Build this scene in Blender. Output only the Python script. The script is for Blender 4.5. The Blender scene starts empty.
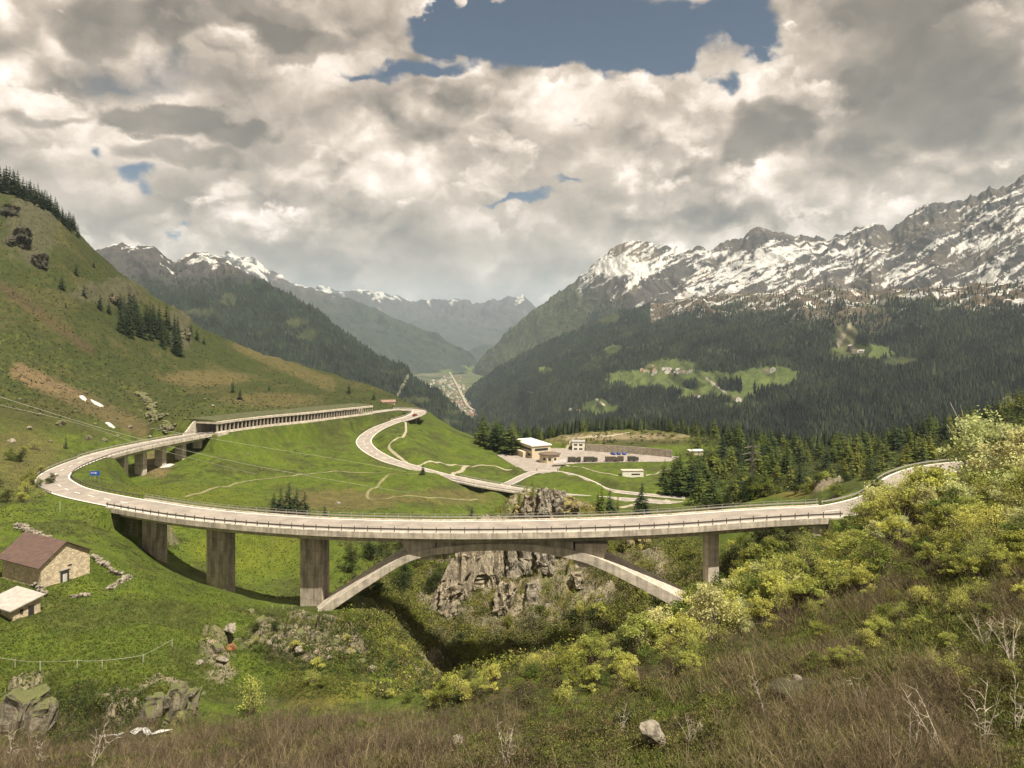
EXPO = .97; SKYK = 7.0; HAZE = 3.8e-5; GREEN = .72
import bpy, bmesh, math, random
import numpy as np
from mathutils import Vector, Matrix, Euler

SC = bpy.context.scene
COL = SC.collection
F, CU, CV = 700.0, 512.0, 330.0
R = math.radians
RNG = np.random.default_rng(7)
random.seed(7)

# ------------------------------------------------------------------ helpers
def P(u, v, D):
    """a point seen in direction (u, v) standing D metres ahead of the viewpoint"""
    return ((u - CU) / F * D, D, (CV - v) / F * D)

def tag(o, label=None, cat=None, group=None, kind=None):
    if label: o['label'] = label
    if cat: o['category'] = cat
    if group: o['group'] = group
    if kind: o['kind'] = kind
    return o

def empty(name, loc, rz=0.0, label=None, cat=None, group=None):
    o = bpy.data.objects.new(name, None); COL.objects.link(o)
    o.location = loc; o.rotation_euler = (0, 0, rz)
    o.empty_display_size = 0.5
    return tag(o, label, cat, group)

def link(name, me, parent=None, loc=None):
    o = bpy.data.objects.new(name, me); COL.objects.link(o)
    if parent: o.parent = parent
    if loc is not None: o.location = loc
    return o

def mesh_np(name, V, faces, mat, smooth=False, col=None, mats=None, midx=None):
    """V (n,3); faces (m,3) or (m,4) int array, or a list of such arrays"""
    V = np.asarray(V, dtype=np.float32).reshape(-1, 3)
    if not isinstance(faces, (list, tuple)): faces = [faces]
    faces = [np.asarray(f, dtype=np.int32) for f in faces if len(f)]
    me = bpy.data.meshes.new(name)
    me.vertices.add(len(V)); me.vertices.foreach_set('co', V.ravel())
    idx = np.concatenate([f.ravel() for f in faces])
    cnt = np.concatenate([np.full(len(f), f.shape[1], np.int32) for f in faces])
    st = np.concatenate([[0], np.cumsum(cnt)[:-1]]).astype(np.int32)
    me.loops.add(len(idx)); me.loops.foreach_set('vertex_index', idx)
    me.polygons.add(len(cnt)); me.polygons.foreach_set('loop_start', st)
    me.polygons.foreach_set('loop_total', cnt)
    me.polygons.foreach_set('use_smooth', np.full(len(cnt), bool(smooth)))
    for m in (mats or [mat]): me.materials.append(m)
    if midx is not None: me.polygons.foreach_set('material_index', np.asarray(midx, np.int32))
    me.update(calc_edges=True)
    if col is not None:
        a = me.color_attributes.new('tint', 'FLOAT_COLOR', 'POINT')
        c = np.ones((len(V), 4), np.float32); c[:, :3] = col
        a.data.foreach_set('color', c.ravel())
    return me

class MB:
    """collects simple solids into one mesh"""
    def __init__(s): s.v = []; s.f = []; s.m = []; s.n = 0
    def add(s, vs, fs, m=0):
        b = s.n; s.v.extend([tuple(p) for p in vs]); s.n += len(vs)
        for f in fs: s.f.append(tuple(i + b for i in f)); s.m.append(m)
    def box(s, c, size, rz=0.0, m=0, taper=1.0, ry=0.0):
        x, y, z = size[0] / 2, size[1] / 2, size[2] / 2
        M = Matrix.Translation(c) @ Matrix.Rotation(rz, 4, 'Z') @ Matrix.Rotation(ry, 4, 'Y')
        vs = [M @ Vector((sx * x * (taper if sz > 0 else 1), sy * y * (taper if sz > 0 else 1), sz * z))
              for sz in (-1, 1) for sx, sy in ((-1, -1), (1, -1), (1, 1), (-1, 1))]
        s.add(vs, [(3, 2, 1, 0), (4, 5, 6, 7), (0, 1, 5, 4), (1, 2, 6, 5), (2, 3, 7, 6), (3, 0, 4, 7)], m)
    def tube(s, pts, r, n=6, m=0, cap=True):
        pts = [Vector(p) for p in pts]
        rr = r if isinstance(r, (list, tuple)) else [r] * len(pts)
        rings = []
        for i, p in enumerate(pts):
            d = (pts[min(i + 1, len(pts) - 1)] - pts[max(i - 1, 0)]).normalized()
            a = d.cross(Vector((0, 0, 1)) if abs(d.z) < .9 else Vector((1, 0, 0))).normalized(); b = d.cross(a)
            rings.append([p + (a * math.cos(t) + b * math.sin(t)) * rr[i] for t in [2 * math.pi * k / n for k in range(n)]])
        vs = [q for rg in rings for q in rg]; fs = []
        for i in range(len(pts) - 1):
            for k in range(n):
                fs.append((i * n + k, i * n + (k + 1) % n, (i + 1) * n + (k + 1) % n, (i + 1) * n + k))
        if cap: fs.append(tuple(range(n - 1, -1, -1))); fs.append(tuple((len(pts) - 1) * n + k for k in range(n)))
        s.add(vs, fs, m)
    def prism(s, poly, z0, z1, m=0):
        """vertical prism over an xy polygon (counter clockwise)"""
        n = len(poly)
        vs = [(p[0], p[1], z0) for p in poly] + [(p[0], p[1], z1) for p in poly]
        s.add(vs, [tuple(range(n - 1, -1, -1)), tuple(range(n, 2 * n))] +
              [(k, (k + 1) % n, n + (k + 1) % n, n + k) for k in range(n)], m)
    def mesh(s, name, mats, smooth=False):
        me = bpy.data.meshes.new(name)
        me.from_pydata([tuple(p) for p in s.v], [], s.f)
        for m in (mats if isinstance(mats, (list, tuple)) else [mats]): me.materials.append(m)
        me.polygons.foreach_set('material_index', s.m)
        me.polygons.foreach_set('use_smooth', [smooth] * len(s.f))
        me.update(); return me
    def build(s, name, mats, parent=None, smooth=False, loc=None):
        return link(name, s.mesh(name, mats, smooth), parent, loc)

# noise -------------------------------------------------------------
def _hash(ix, iy, seed):
    h = (ix.astype(np.int64) * 374761393 + iy.astype(np.int64) * 668265263 + seed * 1442695041) & 0xffffffff
    h = ((h ^ (h >> 13)) * 1274126177) & 0xffffffff
    return ((h ^ (h >> 16)) & 0xffffff) / float(0x1000000)
def pnoise(x, y, seed=0):
    x = np.asarray(x, float); y = np.asarray(y, float)
    x0 = np.floor(x); y0 = np.floor(y); fx = x - x0; fy = y - y0
    def g(dx, dy):
        a = _hash(x0 + dx, y0 + dy, seed) * 2 * np.pi
        return np.cos(a) * (fx - dx) + np.sin(a) * (fy - dy)
    wx = fx * fx * fx * (fx * (fx * 6 - 15) + 10); wy = fy * fy * fy * (fy * (fy * 6 - 15) + 10)
    return ((g(0, 0) * (1 - wx) + g(1, 0) * wx) * (1 - wy) + (g(0, 1) * (1 - wx) + g(1, 1) * wx) * wy) * 1.5
def fbm(x, y, oct=4, seed=0, gain=.5, lac=2.03):
    s = 0; a = 1; t = 0
    for i in range(oct):
        s = s + a * pnoise(x, y, seed + i * 17); t += a; a *= gain; x = x * lac + 3.1; y = y * lac + 7.7
    return s / t
def ridged(x, y, oct=4, seed=0, gain=.5, lac=2.1):
    s = 0; a = 1; t = 0
    for i in range(oct):
        s = s + a * (1 - np.abs(pnoise(x, y, seed + i * 17)) * 2); t += a; a *= gain; x = x * lac + 3.1; y = y * lac + 7.7
    return s / t
def sstep(a, b, x):
    t = np.clip((x - a) / (b - a), 0, 1); return t * t * (3 - 2 * t)
def cellular(x, y, seed=0):
    """distance to nearest and second nearest feature point, id"""
    x0 = np.floor(x); y0 = np.floor(y)
    d1 = np.full(np.shape(x), 9.); d2 = d1.copy(); cid = np.zeros(np.shape(x))
    for i in (-1, 0, 1):
        for j in (-1, 0, 1):
            a = _hash(x0 + i, y0 + j, seed); b = _hash(x0 + i, y0 + j, seed + 5)
            d = np.hypot(x0 + i + a - x, y0 + j + b - y)
            n = d < d1
            d2 = np.where(n, d1, np.minimum(d2, d)); cid = np.where(n, _hash(x0 + i, y0 + j, seed + 9), cid); d1 = np.minimum(d1, d)
    return d1, d2, cid

# materials -----------------------------------------------------------
def new_mat(name):
    m = bpy.data.materials.new(name); m.use_nodes = True
    nt = m.node_tree; b = nt.nodes['Principled BSDF']; return m, nt, b
def N(nt, t, **kw):
    n = nt.nodes.new(t)
    for k, v in kw.items():
        if k in ('blend_type', 'data_type', 'operation', 'attribute_name', 'noise_dimensions', 'musgrave_type', 'feature', 'interpolation_type', 'vector_type', 'sky_type', 'distance'): setattr(n, k, v)
        else: n.inputs[k].default_value = v
    return n
def mixc(nt, a, b, fac, mode='MIX'):
    n = nt.nodes.new('ShaderNodeMix'); n.data_type = 'RGBA'; n.blend_type = mode; n.clamp_factor = True
    for s, x in ((6, a), (7, b), (0, fac)):
        if isinstance(x, (int, float)): n.inputs[s].default_value = x
        elif isinstance(x, tuple): n.inputs[s].default_value = (*x[:3], 1)
        else: nt.links.new(x, n.inputs[s])
    return n.outputs[2]
def ramp(nt, fac, stops):
    r = nt.nodes.new('ShaderNodeValToRGB'); e = r.color_ramp.elements
    while len(e) < len(stops): e.new(.5)
    for i, (p, c) in enumerate(stops):
        e[i].position = p; e[i].color = (c, c, c, 1) if isinstance(c, (int, float)) else (*c, 1)
    nt.links.new(fac, r.inputs[0]); return r.outputs[0]
def noise(nt, scale, detail=4, rough=.55, vec=None, dist=0.0):
    n = nt.nodes.new('ShaderNodeTexNoise'); n.inputs['Scale'].default_value = scale
    n.inputs['Detail'].default_value = detail; n.inputs['Roughness'].default_value = rough
    n.inputs['Distortion'].default_value = dist
    if vec is not None: nt.links.new(vec, n.inputs['Vector'])
    return n.outputs['Fac']
def mapping(nt, vec, scale=(1, 1, 1), rot=(0, 0, 0)):
    m = nt.nodes.new('ShaderNodeMapping'); m.inputs['Scale'].default_value = scale; m.inputs['Rotation'].default_value = rot
    nt.links.new(vec, m.inputs['Vector']); return m.outputs[0]
def bump(nt, b, h, strength=.5, dist=.1):
    n = nt.nodes.new('ShaderNodeBump'); n.inputs['Strength'].default_value = strength; n.inputs['Distance'].default_value = dist
    nt.links.new(h, n.inputs['Height']); nt.links.new(n.outputs[0], b.inputs['Normal'])
def simple(name, c, rough=.8, scale=1.5, var=.35, bs=.3, bd=.03, metal=0, stretch=None, spots=None):
    """worn surface: base colour varied by two noises, slight bump"""
    m, nt, b = new_mat(name)
    co = nt.nodes.new('ShaderNodeTexCoord').outputs['Object']
    if stretch: co = mapping(nt, co, stretch)
    n1 = noise(nt, scale, 6, .6, co); n2 = noise(nt, scale * 9, 4, .6, co)
    dark = tuple(x * (1 - var) for x in c); lite = tuple(min(1, x * (1 + var)) for x in c)
    k = ramp(nt, n1, [(.3, dark), (.7, lite)])
    k = mixc(nt, k, ramp(nt, n2, [(.3, .75), (.7, 1.15)]), .7, 'MULTIPLY')
    if spots: k = mixc(nt, k, spots, ramp(nt, noise(nt, scale * .7, 5, .65, co), [(.55, 0.), (.7, .8)]))
    nt.links.new(k, b.inputs['Base Color'])
    b.inputs['Roughness'].default_value = rough; b.inputs['Metallic'].default_value = metal
    bump(nt, b, n2, bs, bd); return m
def leafy(name, c, var=.3, trans=.35, hue=.03):
    m, nt, b = new_mat(name)
    at = N(nt, 'ShaderNodeAttribute', attribute_name='tint')
    oi = nt.nodes.new('ShaderNodeObjectInfo')
    k = mixc(nt, tuple(x * GREEN for x in c), at.outputs['Color'], 1.0, 'MULTIPLY')
    hs = nt.nodes.new('ShaderNodeHueSaturation')
    mr = N(nt, 'ShaderNodeMapRange'); nt.links.new(oi.outputs['Random'], mr.inputs[0]); mr.inputs[3].default_value = 1 - var; mr.inputs[4].default_value = 1 + var
    mh = N(nt, 'ShaderNodeMapRange'); nt.links.new(oi.outputs['Random'], mh.inputs[0]); mh.inputs[3].default_value = .5 + hue; mh.inputs[4].default_value = .5 - hue
    nt.links.new(mr.outputs[0], hs.inputs['Value']); nt.links.new(mh.outputs[0], hs.inputs['Hue']); nt.links.new(k, hs.inputs['Color'])
    nt.links.new(hs.outputs[0], b.inputs['Base Color']); b.inputs['Roughness'].default_value = .75
    b.inputs['Specular IOR Level'].default_value = .2
    tr = nt.nodes.new('ShaderNodeBsdfTranslucent'); nt.links.new(hs.outputs[0], tr.inputs[0])
    mx = nt.nodes.new('ShaderNodeMixShader'); mx.inputs[0].default_value = trans
    nt.links.new(b.outputs[0], mx.inputs[1]); nt.links.new(tr.outputs[0], mx.inputs[2])
    nt.links.new(mx.outputs[0], nt.nodes['Material Output'].inputs['Surface']); return m

def tint_mat(name, rough=.9, s1=.25, s2=2.2, s3=9., bd=.25, amt=.8, tone=1.):
    """ground: colour attribute broken up by noise at several sizes"""
    m, nt, b = new_mat(name)
    at = N(nt, 'ShaderNodeAttribute', attribute_name='tint')
    co = nt.nodes.new('ShaderNodeTexCoord').outputs['Object']
    n1 = noise(nt, s1, 5, .65, co); n2 = noise(nt, s2, 5, .7, co); n3 = noise(nt, s3, 3, .7, co)
    k = mixc(nt, at.outputs['Color'], ramp(nt, n1, [(.25, (.62, .66, .6)), (.5, (1, 1, 1)), (.75, (1.5, 1.35, 1.15))]), amt, 'MULTIPLY')
    k = mixc(nt, k, ramp(nt, n2, [(.3, (.45, .5, .45)), (.52, (1, 1, 1)), (.75, (1.7, 1.55, 1.3))]), amt, 'MULTIPLY')
    k = mixc(nt, k, ramp(nt, n3, [(.3, .55), (.7, 1.5)]), amt * .8, 'MULTIPLY')
    k = mixc(nt, k, (GREEN * tone, GREEN * tone, GREEN * tone), 1.0, 'MULTIPLY')
    nt.links.new(k, b.inputs['Base Color']); b.inputs['Roughness'].default_value = rough
    b.inputs['Specular IOR Level'].default_value = .15
    bump(nt, b, n2, .7, bd); return m

def catmull(pts, step=1.5):
    p = np.array(pts, float); q = np.vstack([2 * p[0] - p[1], p, 2 * p[-1] - p[-2]]); out = []
    for i in range(1, len(q) - 2):
        a, b, c, d = q[i - 1:i + 3]; n = max(2, int(np.linalg.norm(c - b) / step))
        for t in np.arange(n) / n:
            out.append(.5 * ((2 * b) + (c - a) * t + (2 * a - 5 * b + 4 * c - d) * t * t + (3 * b - a - 3 * c + d) * t ** 3))
    out.append(q[-2]); return np.array(out)
def frames(C):
    T = np.gradient(C, axis=0); T[:, 2] = 0; T /= np.linalg.norm(T, axis=1)[:, None]
    return T, np.stack([T[:, 1], -T[:, 0], T[:, 2] * 0], 1)       # tangent, right-hand side vector
def sweep(C, prof, mat, name='sweep', closed=True, caps=True, smooth=False):
    """profile (offset to the right, height) swept along centre line C"""
    T, S = frames(C); n = len(prof); pr = np.array(prof, float)
    V = (C[:, None, :] + S[:, None, :] * pr[None, :, 0:1] + np.array([0, 0, 1.]) * pr[None, :, 1:2]).reshape(-1, 3)
    k = np.arange(n if closed else n - 1); i = np.arange(len(C) - 1)
    a = (i[:, None] * n + k[None, :]).ravel(); b = (i[:, None] * n + (k[None, :] + 1) % n).ravel()
    Fq = np.stack([a, b, b + n, a + n], 1)
    fs = [Fq]
    if caps and closed:
        fs.append(np.array([list(range(n))])); fs.append(np.array([list(range((len(C) - 1) * n, len(C) * n))[::-1]]))
    return mesh_np(name, V, fs, mat, smooth)
# ------------------------------------------------------------------ road lines (x, y, z), real metres
def near_edge(u, v, z, w=5.2):
    D = -z * F / (v - CV); return [(u - CU) / F * D, D + w, z]
RW = 4.4                                             # half width of the carriageway
BR = [near_edge(*t) for t in ((850, 517, -36.6), (800, 520, -37.2), (750, 523, -37.8), (675, 528.5, -38.6), (600, 532, -39.3), (500, 534, -40.), (400, 533.5, -40.7), (300, 530, -41.5), (200, 521.5, -42.2), (130, 511, -42.8))]
def pz(u, v, z): D = -z * F / (v - CV); return [(u - CU) / F * D, D, z]
LINE = [[190, 150, -30.], [150, 165, -31.2], [122, 170, -32.2], [104, 168.5, -33.2], [92, 162, -34.2], [84, 154, -35.2], [77, 147.5, -36]] + BR + \
       [pz(78, 493, -43.3), pz(57, 484, -43.7), pz(53, 477, -44.), pz(64, 469, -44.3), pz(86, 460, -44.6), pz(112, 452, -45.), pz(150, 443.5, -45.6), pz(200, 434.3, -46.4),
        pz(225, 430.3, -47.), pz(262, 425.3, -48.4), pz(300, 421.3, -50.), pz(335, 417, -52.), pz(366, 413.3, -54.2), [-86, 477, -54.9], [-78, 486, -55.1], [-69, 486, -55.5], [-63.5, 478, -56.],
        [-66, 463, -57.], [-75, 447, -58.6], [-83, 426, -60.6], [-84.5, 400, -62.6], [-78, 380, -64.4], pz(385, 458.5, -66.5), pz(402, 464.3, -68), pz(440, 474.8, -71), pz(480, 483.6, -73.5),
        pz(520, 490.3, -75.5), pz(560, 495, -77.3), pz(600, 498.3, -78.8), pz(640, 500.5, -79.8), pz(690, 502, -80.6), pz(760, 503, -81.5)]
ROAD = catmull(LINE, 1.6)
RS = np.concatenate([[0], np.cumsum(np.linalg.norm(np.diff(ROAD, axis=0), axis=1))])
def s_of(x, y):
    return RS[np.argmin((ROAD[:, 0] - x) ** 2 + (ROAD[:, 1] - y) ** 2)]
def cut(s0, s1, line=None):
    L = ROAD if line is None else line
    return L[(RS >= s0 - .9) & (RS <= s1 + .9)]
S_ABR = s_of(BR[0][0] - 1.5, BR[0][1]); S_ABL = s_of(*P(110, 500, 170)[:2])        # arch bridge ends
q = pz(92, 457.5, -44.7); S_V0 = s_of(q[0], q[1]); q = pz(203, 433.6, -46.4); S_V1 = s_of(q[0], q[1])
q = pz(207, 433, -46.5); S_G0 = s_of(q[0], q[1]); q = pz(364, 413.4, -54.1); S_G1 = s_of(q[0], q[1])
S_H0 = s_of(-80, 484); S_H1 = s_of(-74, 449)
q = pz(456, 478, -72.); S_L0 = s_of(q[0], q[1]); q = pz(548, 494, -76.8); S_L1 = s_of(q[0], q[1])
BRIDGES = [(S_ABR, S_ABL), (S_V0, S_V1), (S_H0, S_H1), (S_L0, S_L1)]
Z = -79.
SIDE = catmull([pz(496, 488.5, -75.2), pz(512, 482, -76.5), pz(522, 477, -77.8), pz(534, 472.5, -78.5), pz(552, 471.5, -79), pz(572, 475, -79), pz(590, 482, -79), pz(606, 489.5, -79.2), pz(640, 494, -79.5), pz(685, 498, -80.2)], 1.6)

# ------------------------------------------------------------------ terrain control (u, v, D)
CT = """
0 768 60|256 768 52|512 768 46|768 768 42|1024 768 36|-120 768 66|1150 768 33
0 900 20|512 900 18|1024 900 16|0 1050 5|512 1050 5|1024 1050 5|-600 900 40|1600 800 30|-600 1000 6|1600 900 5
0 742 78|60 741 80|130 736 82|210 716 90|280 706 100|60 762 70|256 740 68|400 730 68|512 720 63|650 740 52|760 700 55|900 690 48|1024 690 43
0 705 86|30 688 91|100 702 87|150 700 90|200 690 96|100 672 97|30 650 105|100 640 107|180 640 112|200 610 130|240 660 112|30 620 113|100 610 120|160 585 136
0 600 119|60 587 125|90 572 132|0 570 130|120 555 148|50 545 145|0 530 152|60 520 160|95 525 164|0 490 185|25 485 195
150 560 160|218 591 152|262 603 146|305 611 141|345 620 135|180 563 176|250 590 172|290 600 163|270 545 205|200 530 213|250 560 188
250 640 126|300 655 118|345 672 112|300 692 98|350 685 100|400 692 100|360 700 92|330 622 134|390 640 128|410 650 138|440 690 120
400 620 150|430 640 160|370 590 165|350 560 185|400 560 195|330 530 205|440 690 150
430 699 89|470 687 88|520 673 87|560 662 87|600 648 87|680 632 89|760 592 98|840 545 112|900 510 120|960 488 112|1024 470 105|1150 440 100
1024 560 60|1024 620 50|900 600 66|900 640 56|760 640 72|700 665 66|600 700 64|512 690 72|430 722 74
470 696 128|520 695 116|560 688 112|620 668 110|680 645 110|740 612 113|640 662 128|580 676 130|520 690 136
480 640 164|540 640 160|600 640 154|650 625 158|700 606 148|720 590 150|760 560 140|800 548 138
450 575 192|500 560 188|550 555 184|600 560 180|650 565 175|700 560 170
470 525 214|500 505 222|530 496 216|560 496 212|590 506 208|620 518 205|660 515 205|700 508 205|750 498 208|800 490 200|845 483 185
450 540 200|430 520 235|400 512 250
560 520 225|600 525 235|540 515 245|660 520 240|720 515 240|800 505 235|860 495 225|920 480 215|1024 450 200|1150 420 190
480 545 235|500 545 260|450 530 260|480 500 318|540 505 300|560 502 300|620 506 300|700 504 300|760 500 300|850 490 310|950 475 300|1024 455 290
846 478 174|870 520 137|900 500 145|940 478 155|1000 460 150
120 487 212|128 482 258|100 478 218|150 495 205|200 503 205|250 512 205|180 480 250|150 488 260|200 462 300|235 440 325|170 478 270|145 486 265
220 500 240|280 505 245|250 480 290|300 480 300|300 500 265|350 508 262|400 500 285|350 470 330|300 445 370|370 425 430|330 430 410|400 440 390
400 480 320|440 490 300|450 480 325|410 430 445|440 445 420|420 420 470|390 415 480|470 470 385|450 455 410|490 460 410
0 455 240|30 440 270|0 400 310|60 405 340|0 350 380|0 300 440|0 235 520|0 195 560|0 240 700
-200 350 350|-200 200 500|-200 60 560|-200 120 700|-600 0 500|-600 300 200|-600 500 100
100 430 310|100 400 380|100 350 450|100 300 530|100 257 610|100 310 760|60 216 585
160 425 345|200 410 370|200 380 500|200 345 600|200 328 680|200 380 850|160 300 640|160 360 520
250 410 400|300 405 450|300 385 580|300 368 720|300 420 900|250 350 700|250 375 600
360 404 490|360 395 580|350 386 720|400 400 600|400 399 680|400 440 900|440 420 600|440 430 660|440 460 860|480 437 640|500 448 560|480 445 600|500 465 900
380 408 520
520 463 405|540 458 430|600 464 410|600 455 442|660 459 430|560 470 385|560 482 350|600 480 350|640 480 372|640 490 345|560 445 455|600 441 462|660 441 470|600 437 480|660 434 490|720 440 480|600 433 520|540 440 500|500 445 500
700 470 390|720 485 340|700 500 320|760 480 340|800 470 360|850 465 360|900 458 340|960 445 330|1024 425 330|1150 380 330
760 460 420|850 455 440|950 435 430|1024 410 430
500 450 620|600 445 620|700 450 620|800 455 620|900 450 620|1024 430 620|600 480 900|700 480 900|800 480 900|900 480 900|1024 470 900|1200 470 900|-200 420 900
500 490 1300|700 500 1300|1024 490 1300|300 460 1300|0 380 1300|100 400 1300
"""
CP = np.array([[float(a) for a in t.split()] for ln in CT.strip().splitlines() for t in ln.split('|')])
def _ab(u, D): return np.stack([u / 80., np.log(D) / .2], -1)
CA = _ab(CP[:, 0], CP[:, 2]); CQ = (CV - CP[:, 1]) / F
def _phi(d2): return -np.sqrt(d2 + .12)
_n = len(CA); _K = _phi(((CA[:, None] - CA[None]) ** 2).sum(-1)) + np.eye(_n) * .06
_M = np.zeros((_n + 3, _n + 3)); _M[:_n, :_n] = _K; _Pm = np.c_[np.ones(_n), CA]; _M[:_n, _n:] = _Pm; _M[_n:, :_n] = _Pm.T
_W = np.linalg.solve(_M, np.r_[CQ, 0, 0, 0])
def base_q(u, D):
    sh = np.shape(u); A = _ab(np.ravel(u).astype(float), np.ravel(D).astype(float)); out = np.empty(len(A))
    for i in range(0, len(A), 40000):
        B = A[i:i + 40000]; d2 = ((B[:, None] - CA[None]) ** 2).sum(-1)
        out[i:i + 40000] = _phi(d2) @ _W[:_n] + _W[_n] + B @ _W[_n + 1:]
    return out.reshape(sh)

# patches where bare rock shows: (u, v, ru, rv, Dmin, Dmax)
ROCK = [(20, 712, 36, 30, 70, 100), (112, 715, 30, 16, 70, 100), (165, 712, 30, 28, 75, 105), (215, 655, 22, 26, 90, 130), (300, 640, 62, 24, 100, 140), (440, 600, 26, 44, 150, 215), (492, 585, 62, 55, 140, 225), (560, 590, 50, 40, 140, 225),
        (545, 505, 45, 18, 195, 225), (640, 570, 40, 20, 150, 200), (430, 668, 26, 12, 90, 170), (830, 490, 22, 9, 170, 215), (30, 228, 30, 45, 400, 600), (110, 295, 40, 14, 450, 640), (180, 330, 12, 30, 450, 680)]
us = np.unique(np.concatenate([np.linspace(-560, -60, 60), np.arange(-60, 1084, 2.2), np.linspace(1084, 1560, 60)]))
lnD = np.concatenate([np.arange(math.log(3), math.log(34), .03), np.arange(math.log(34), math.log(60), .007), np.arange(math.log(60), math.log(260), .0042), np.arange(math.log(260), math.log(760), .006), np.arange(math.log(760), math.log(1320), .03)])
UU, LL = np.meshgrid(us, lnD); DD = np.exp(LL)
XX = (UU - CU) / F * DD
ZZ = base_q(UU, DD) * DD
VV = CV - ZZ / DD * F
rockm = np.zeros_like(ZZ)
wn = fbm(XX / 9, DD / 9, 4, 3)
for (u0, v0, ru, rv, d0, d1) in ROCK:
    rr = np.hypot((UU - u0) / ru, (VV - v0) / rv) + wn * .55
    rockm = np.maximum(rockm, sstep(1.05, .7, rr) * (DD > d0) * (DD < d1))
gorge = sstep(1, .7, np.hypot((UU - 560) / 230, (VV - 610) / 95)) * (DD > 118) * (DD < 222)
far = sstep(200, 500, DD)
ZZ += fbm(XX / 26, DD / 26, 3, 5) * (1.0 + 3.0 * far) + fbm(XX / 6, DD / 6, 3, 11) * (.35 + .35 * far)
hummock = sstep(34, 44, DD) * sstep(120, 60, DD) * sstep(640, 700, VV)
ZZ += hummock * (np.abs(fbm(XX / 6, DD / 6, 3, 41)) * 2.6 + ridged(XX / 2.2, DD / 2.2, 2, 43) * .25)
ZZ += 1.6 * sstep(1, .2, np.hypot((UU - 335) / 85, (VV - 692) / 16)) * (DD < 112) * (DD > 84)
lh = sstep(470, 380, UU) * sstep(230, 330, DD)                                   # gullies and ledges on the left hillside
ZZ += lh * (ridged(XX / 60 + DD / 200, DD / 45, 4, 21) * 3.2)
c1, c2, cid = cellular(XX / 3.6 + wn * .6, DD / 3.4 + wn * .6, 31)
ZZ += rockm * ((cid - .3) * 2.9 + ridged(XX / 3.5, DD / 3.5, 4, 61) * 1.1 - sstep(.12, 0, c2 - c1) * 1.2)
ZZ += gorge * (1 - rockm) * (ridged(XX / 9, DD / 9, 4, 71) * 3.6 - 1.2 + fbm(XX / 2.5, DD / 2.5, 2, 74) * .9)

# roads cut and fill; clearance under the bridges
ROADM = np.ones_like(ZZ)
def carve(C, S=None, w=5.2, blend=9.):
    global ZZ
    x0, x1, y0, y1 = C[:, 0].min() - 25, C[:, 0].max() + 25, C[:, 1].min() - 25, C[:, 1].max() + 25
    idx = np.nonzero((XX > x0) & (XX < x1) & (DD > y0) & (DD < y1)); X = XX[idx]; Y = DD[idx]; z = ZZ[idx]
    best = np.full(len(X), 1e9); k = np.zeros(len(X), int)
    for i in range(0, len(C), 1):
        d = (X - C[i, 0]) ** 2 + (Y - C[i, 1]) ** 2; n = d < best; best[n] = d[n]; k[n] = i
    d = np.sqrt(best); zr = C[k, 2]
    br = np.zeros(len(X), bool)
    if S is not None:
        for a, b in BRIDGES: br |= (S[k] > a + 3) & (S[k] < b - 3)
    t = sstep(w + blend, w, d)
    on = ~br; z[on] = (z * (1 - t) + (zr - .14) * t)[on]
    ROADM[idx] = np.minimum(ROADM[idx], sstep(w + .6, w + 1.6, d))
    un = br & (d < w + 6); lim = zr - 3.6 - 0 * d; z[un] = np.minimum(z, lim + np.maximum(0, d - w) * .7)[un]
    ZZ[idx] = z
carve(ROAD, RS); carve(SIDE, None, 3.4, 5.)
def bank(S0, S1):                                   # the hillside comes down onto the gallery roof
    C = ROAD[(RS >= S0 - 14) & (RS <= S1 + 8)]; s = RS[(RS >= S0 - 14) & (RS <= S1 + 8)]; T, S = frames(C)
    idx = np.nonzero((XX > C[:, 0].min() - 60) & (XX < C[:, 0].max() + 10) & (DD > C[:, 1].min() - 20) & (DD < C[:, 1].max() + 60)); X = XX[idx]; Y = DD[idx]
    best = np.full(len(X), 1e9); k = np.zeros(len(X), int)
    for i in range(len(C)):
        d = (X - C[i, 0]) ** 2 + (Y - C[i, 1]) ** 2; n = d < best; best[n] = d[n]; k[n] = i
    off = (X - C[k, 0]) * S[k, 0] + (Y - C[k, 1]) * S[k, 1]; o = -off
    w = sstep(S0 - 13, S0 + 1, s[k]) * sstep(S1 + 7, S1 - 3, s[k]) * ((o > 7.2) & (best < 60 ** 2))
    lim = C[k, 2] + 5.6 + np.clip(o - 7, 0, 12) * .16 - np.clip(o - 22, 0, 60) * .5
    ZZ[idx] = np.where(w > 0, np.maximum(ZZ[idx], ZZ[idx] * (1 - w) + np.maximum(lim, ZZ[idx]) * w), ZZ[idx])
bank(S_G0, S_G1)
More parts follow.
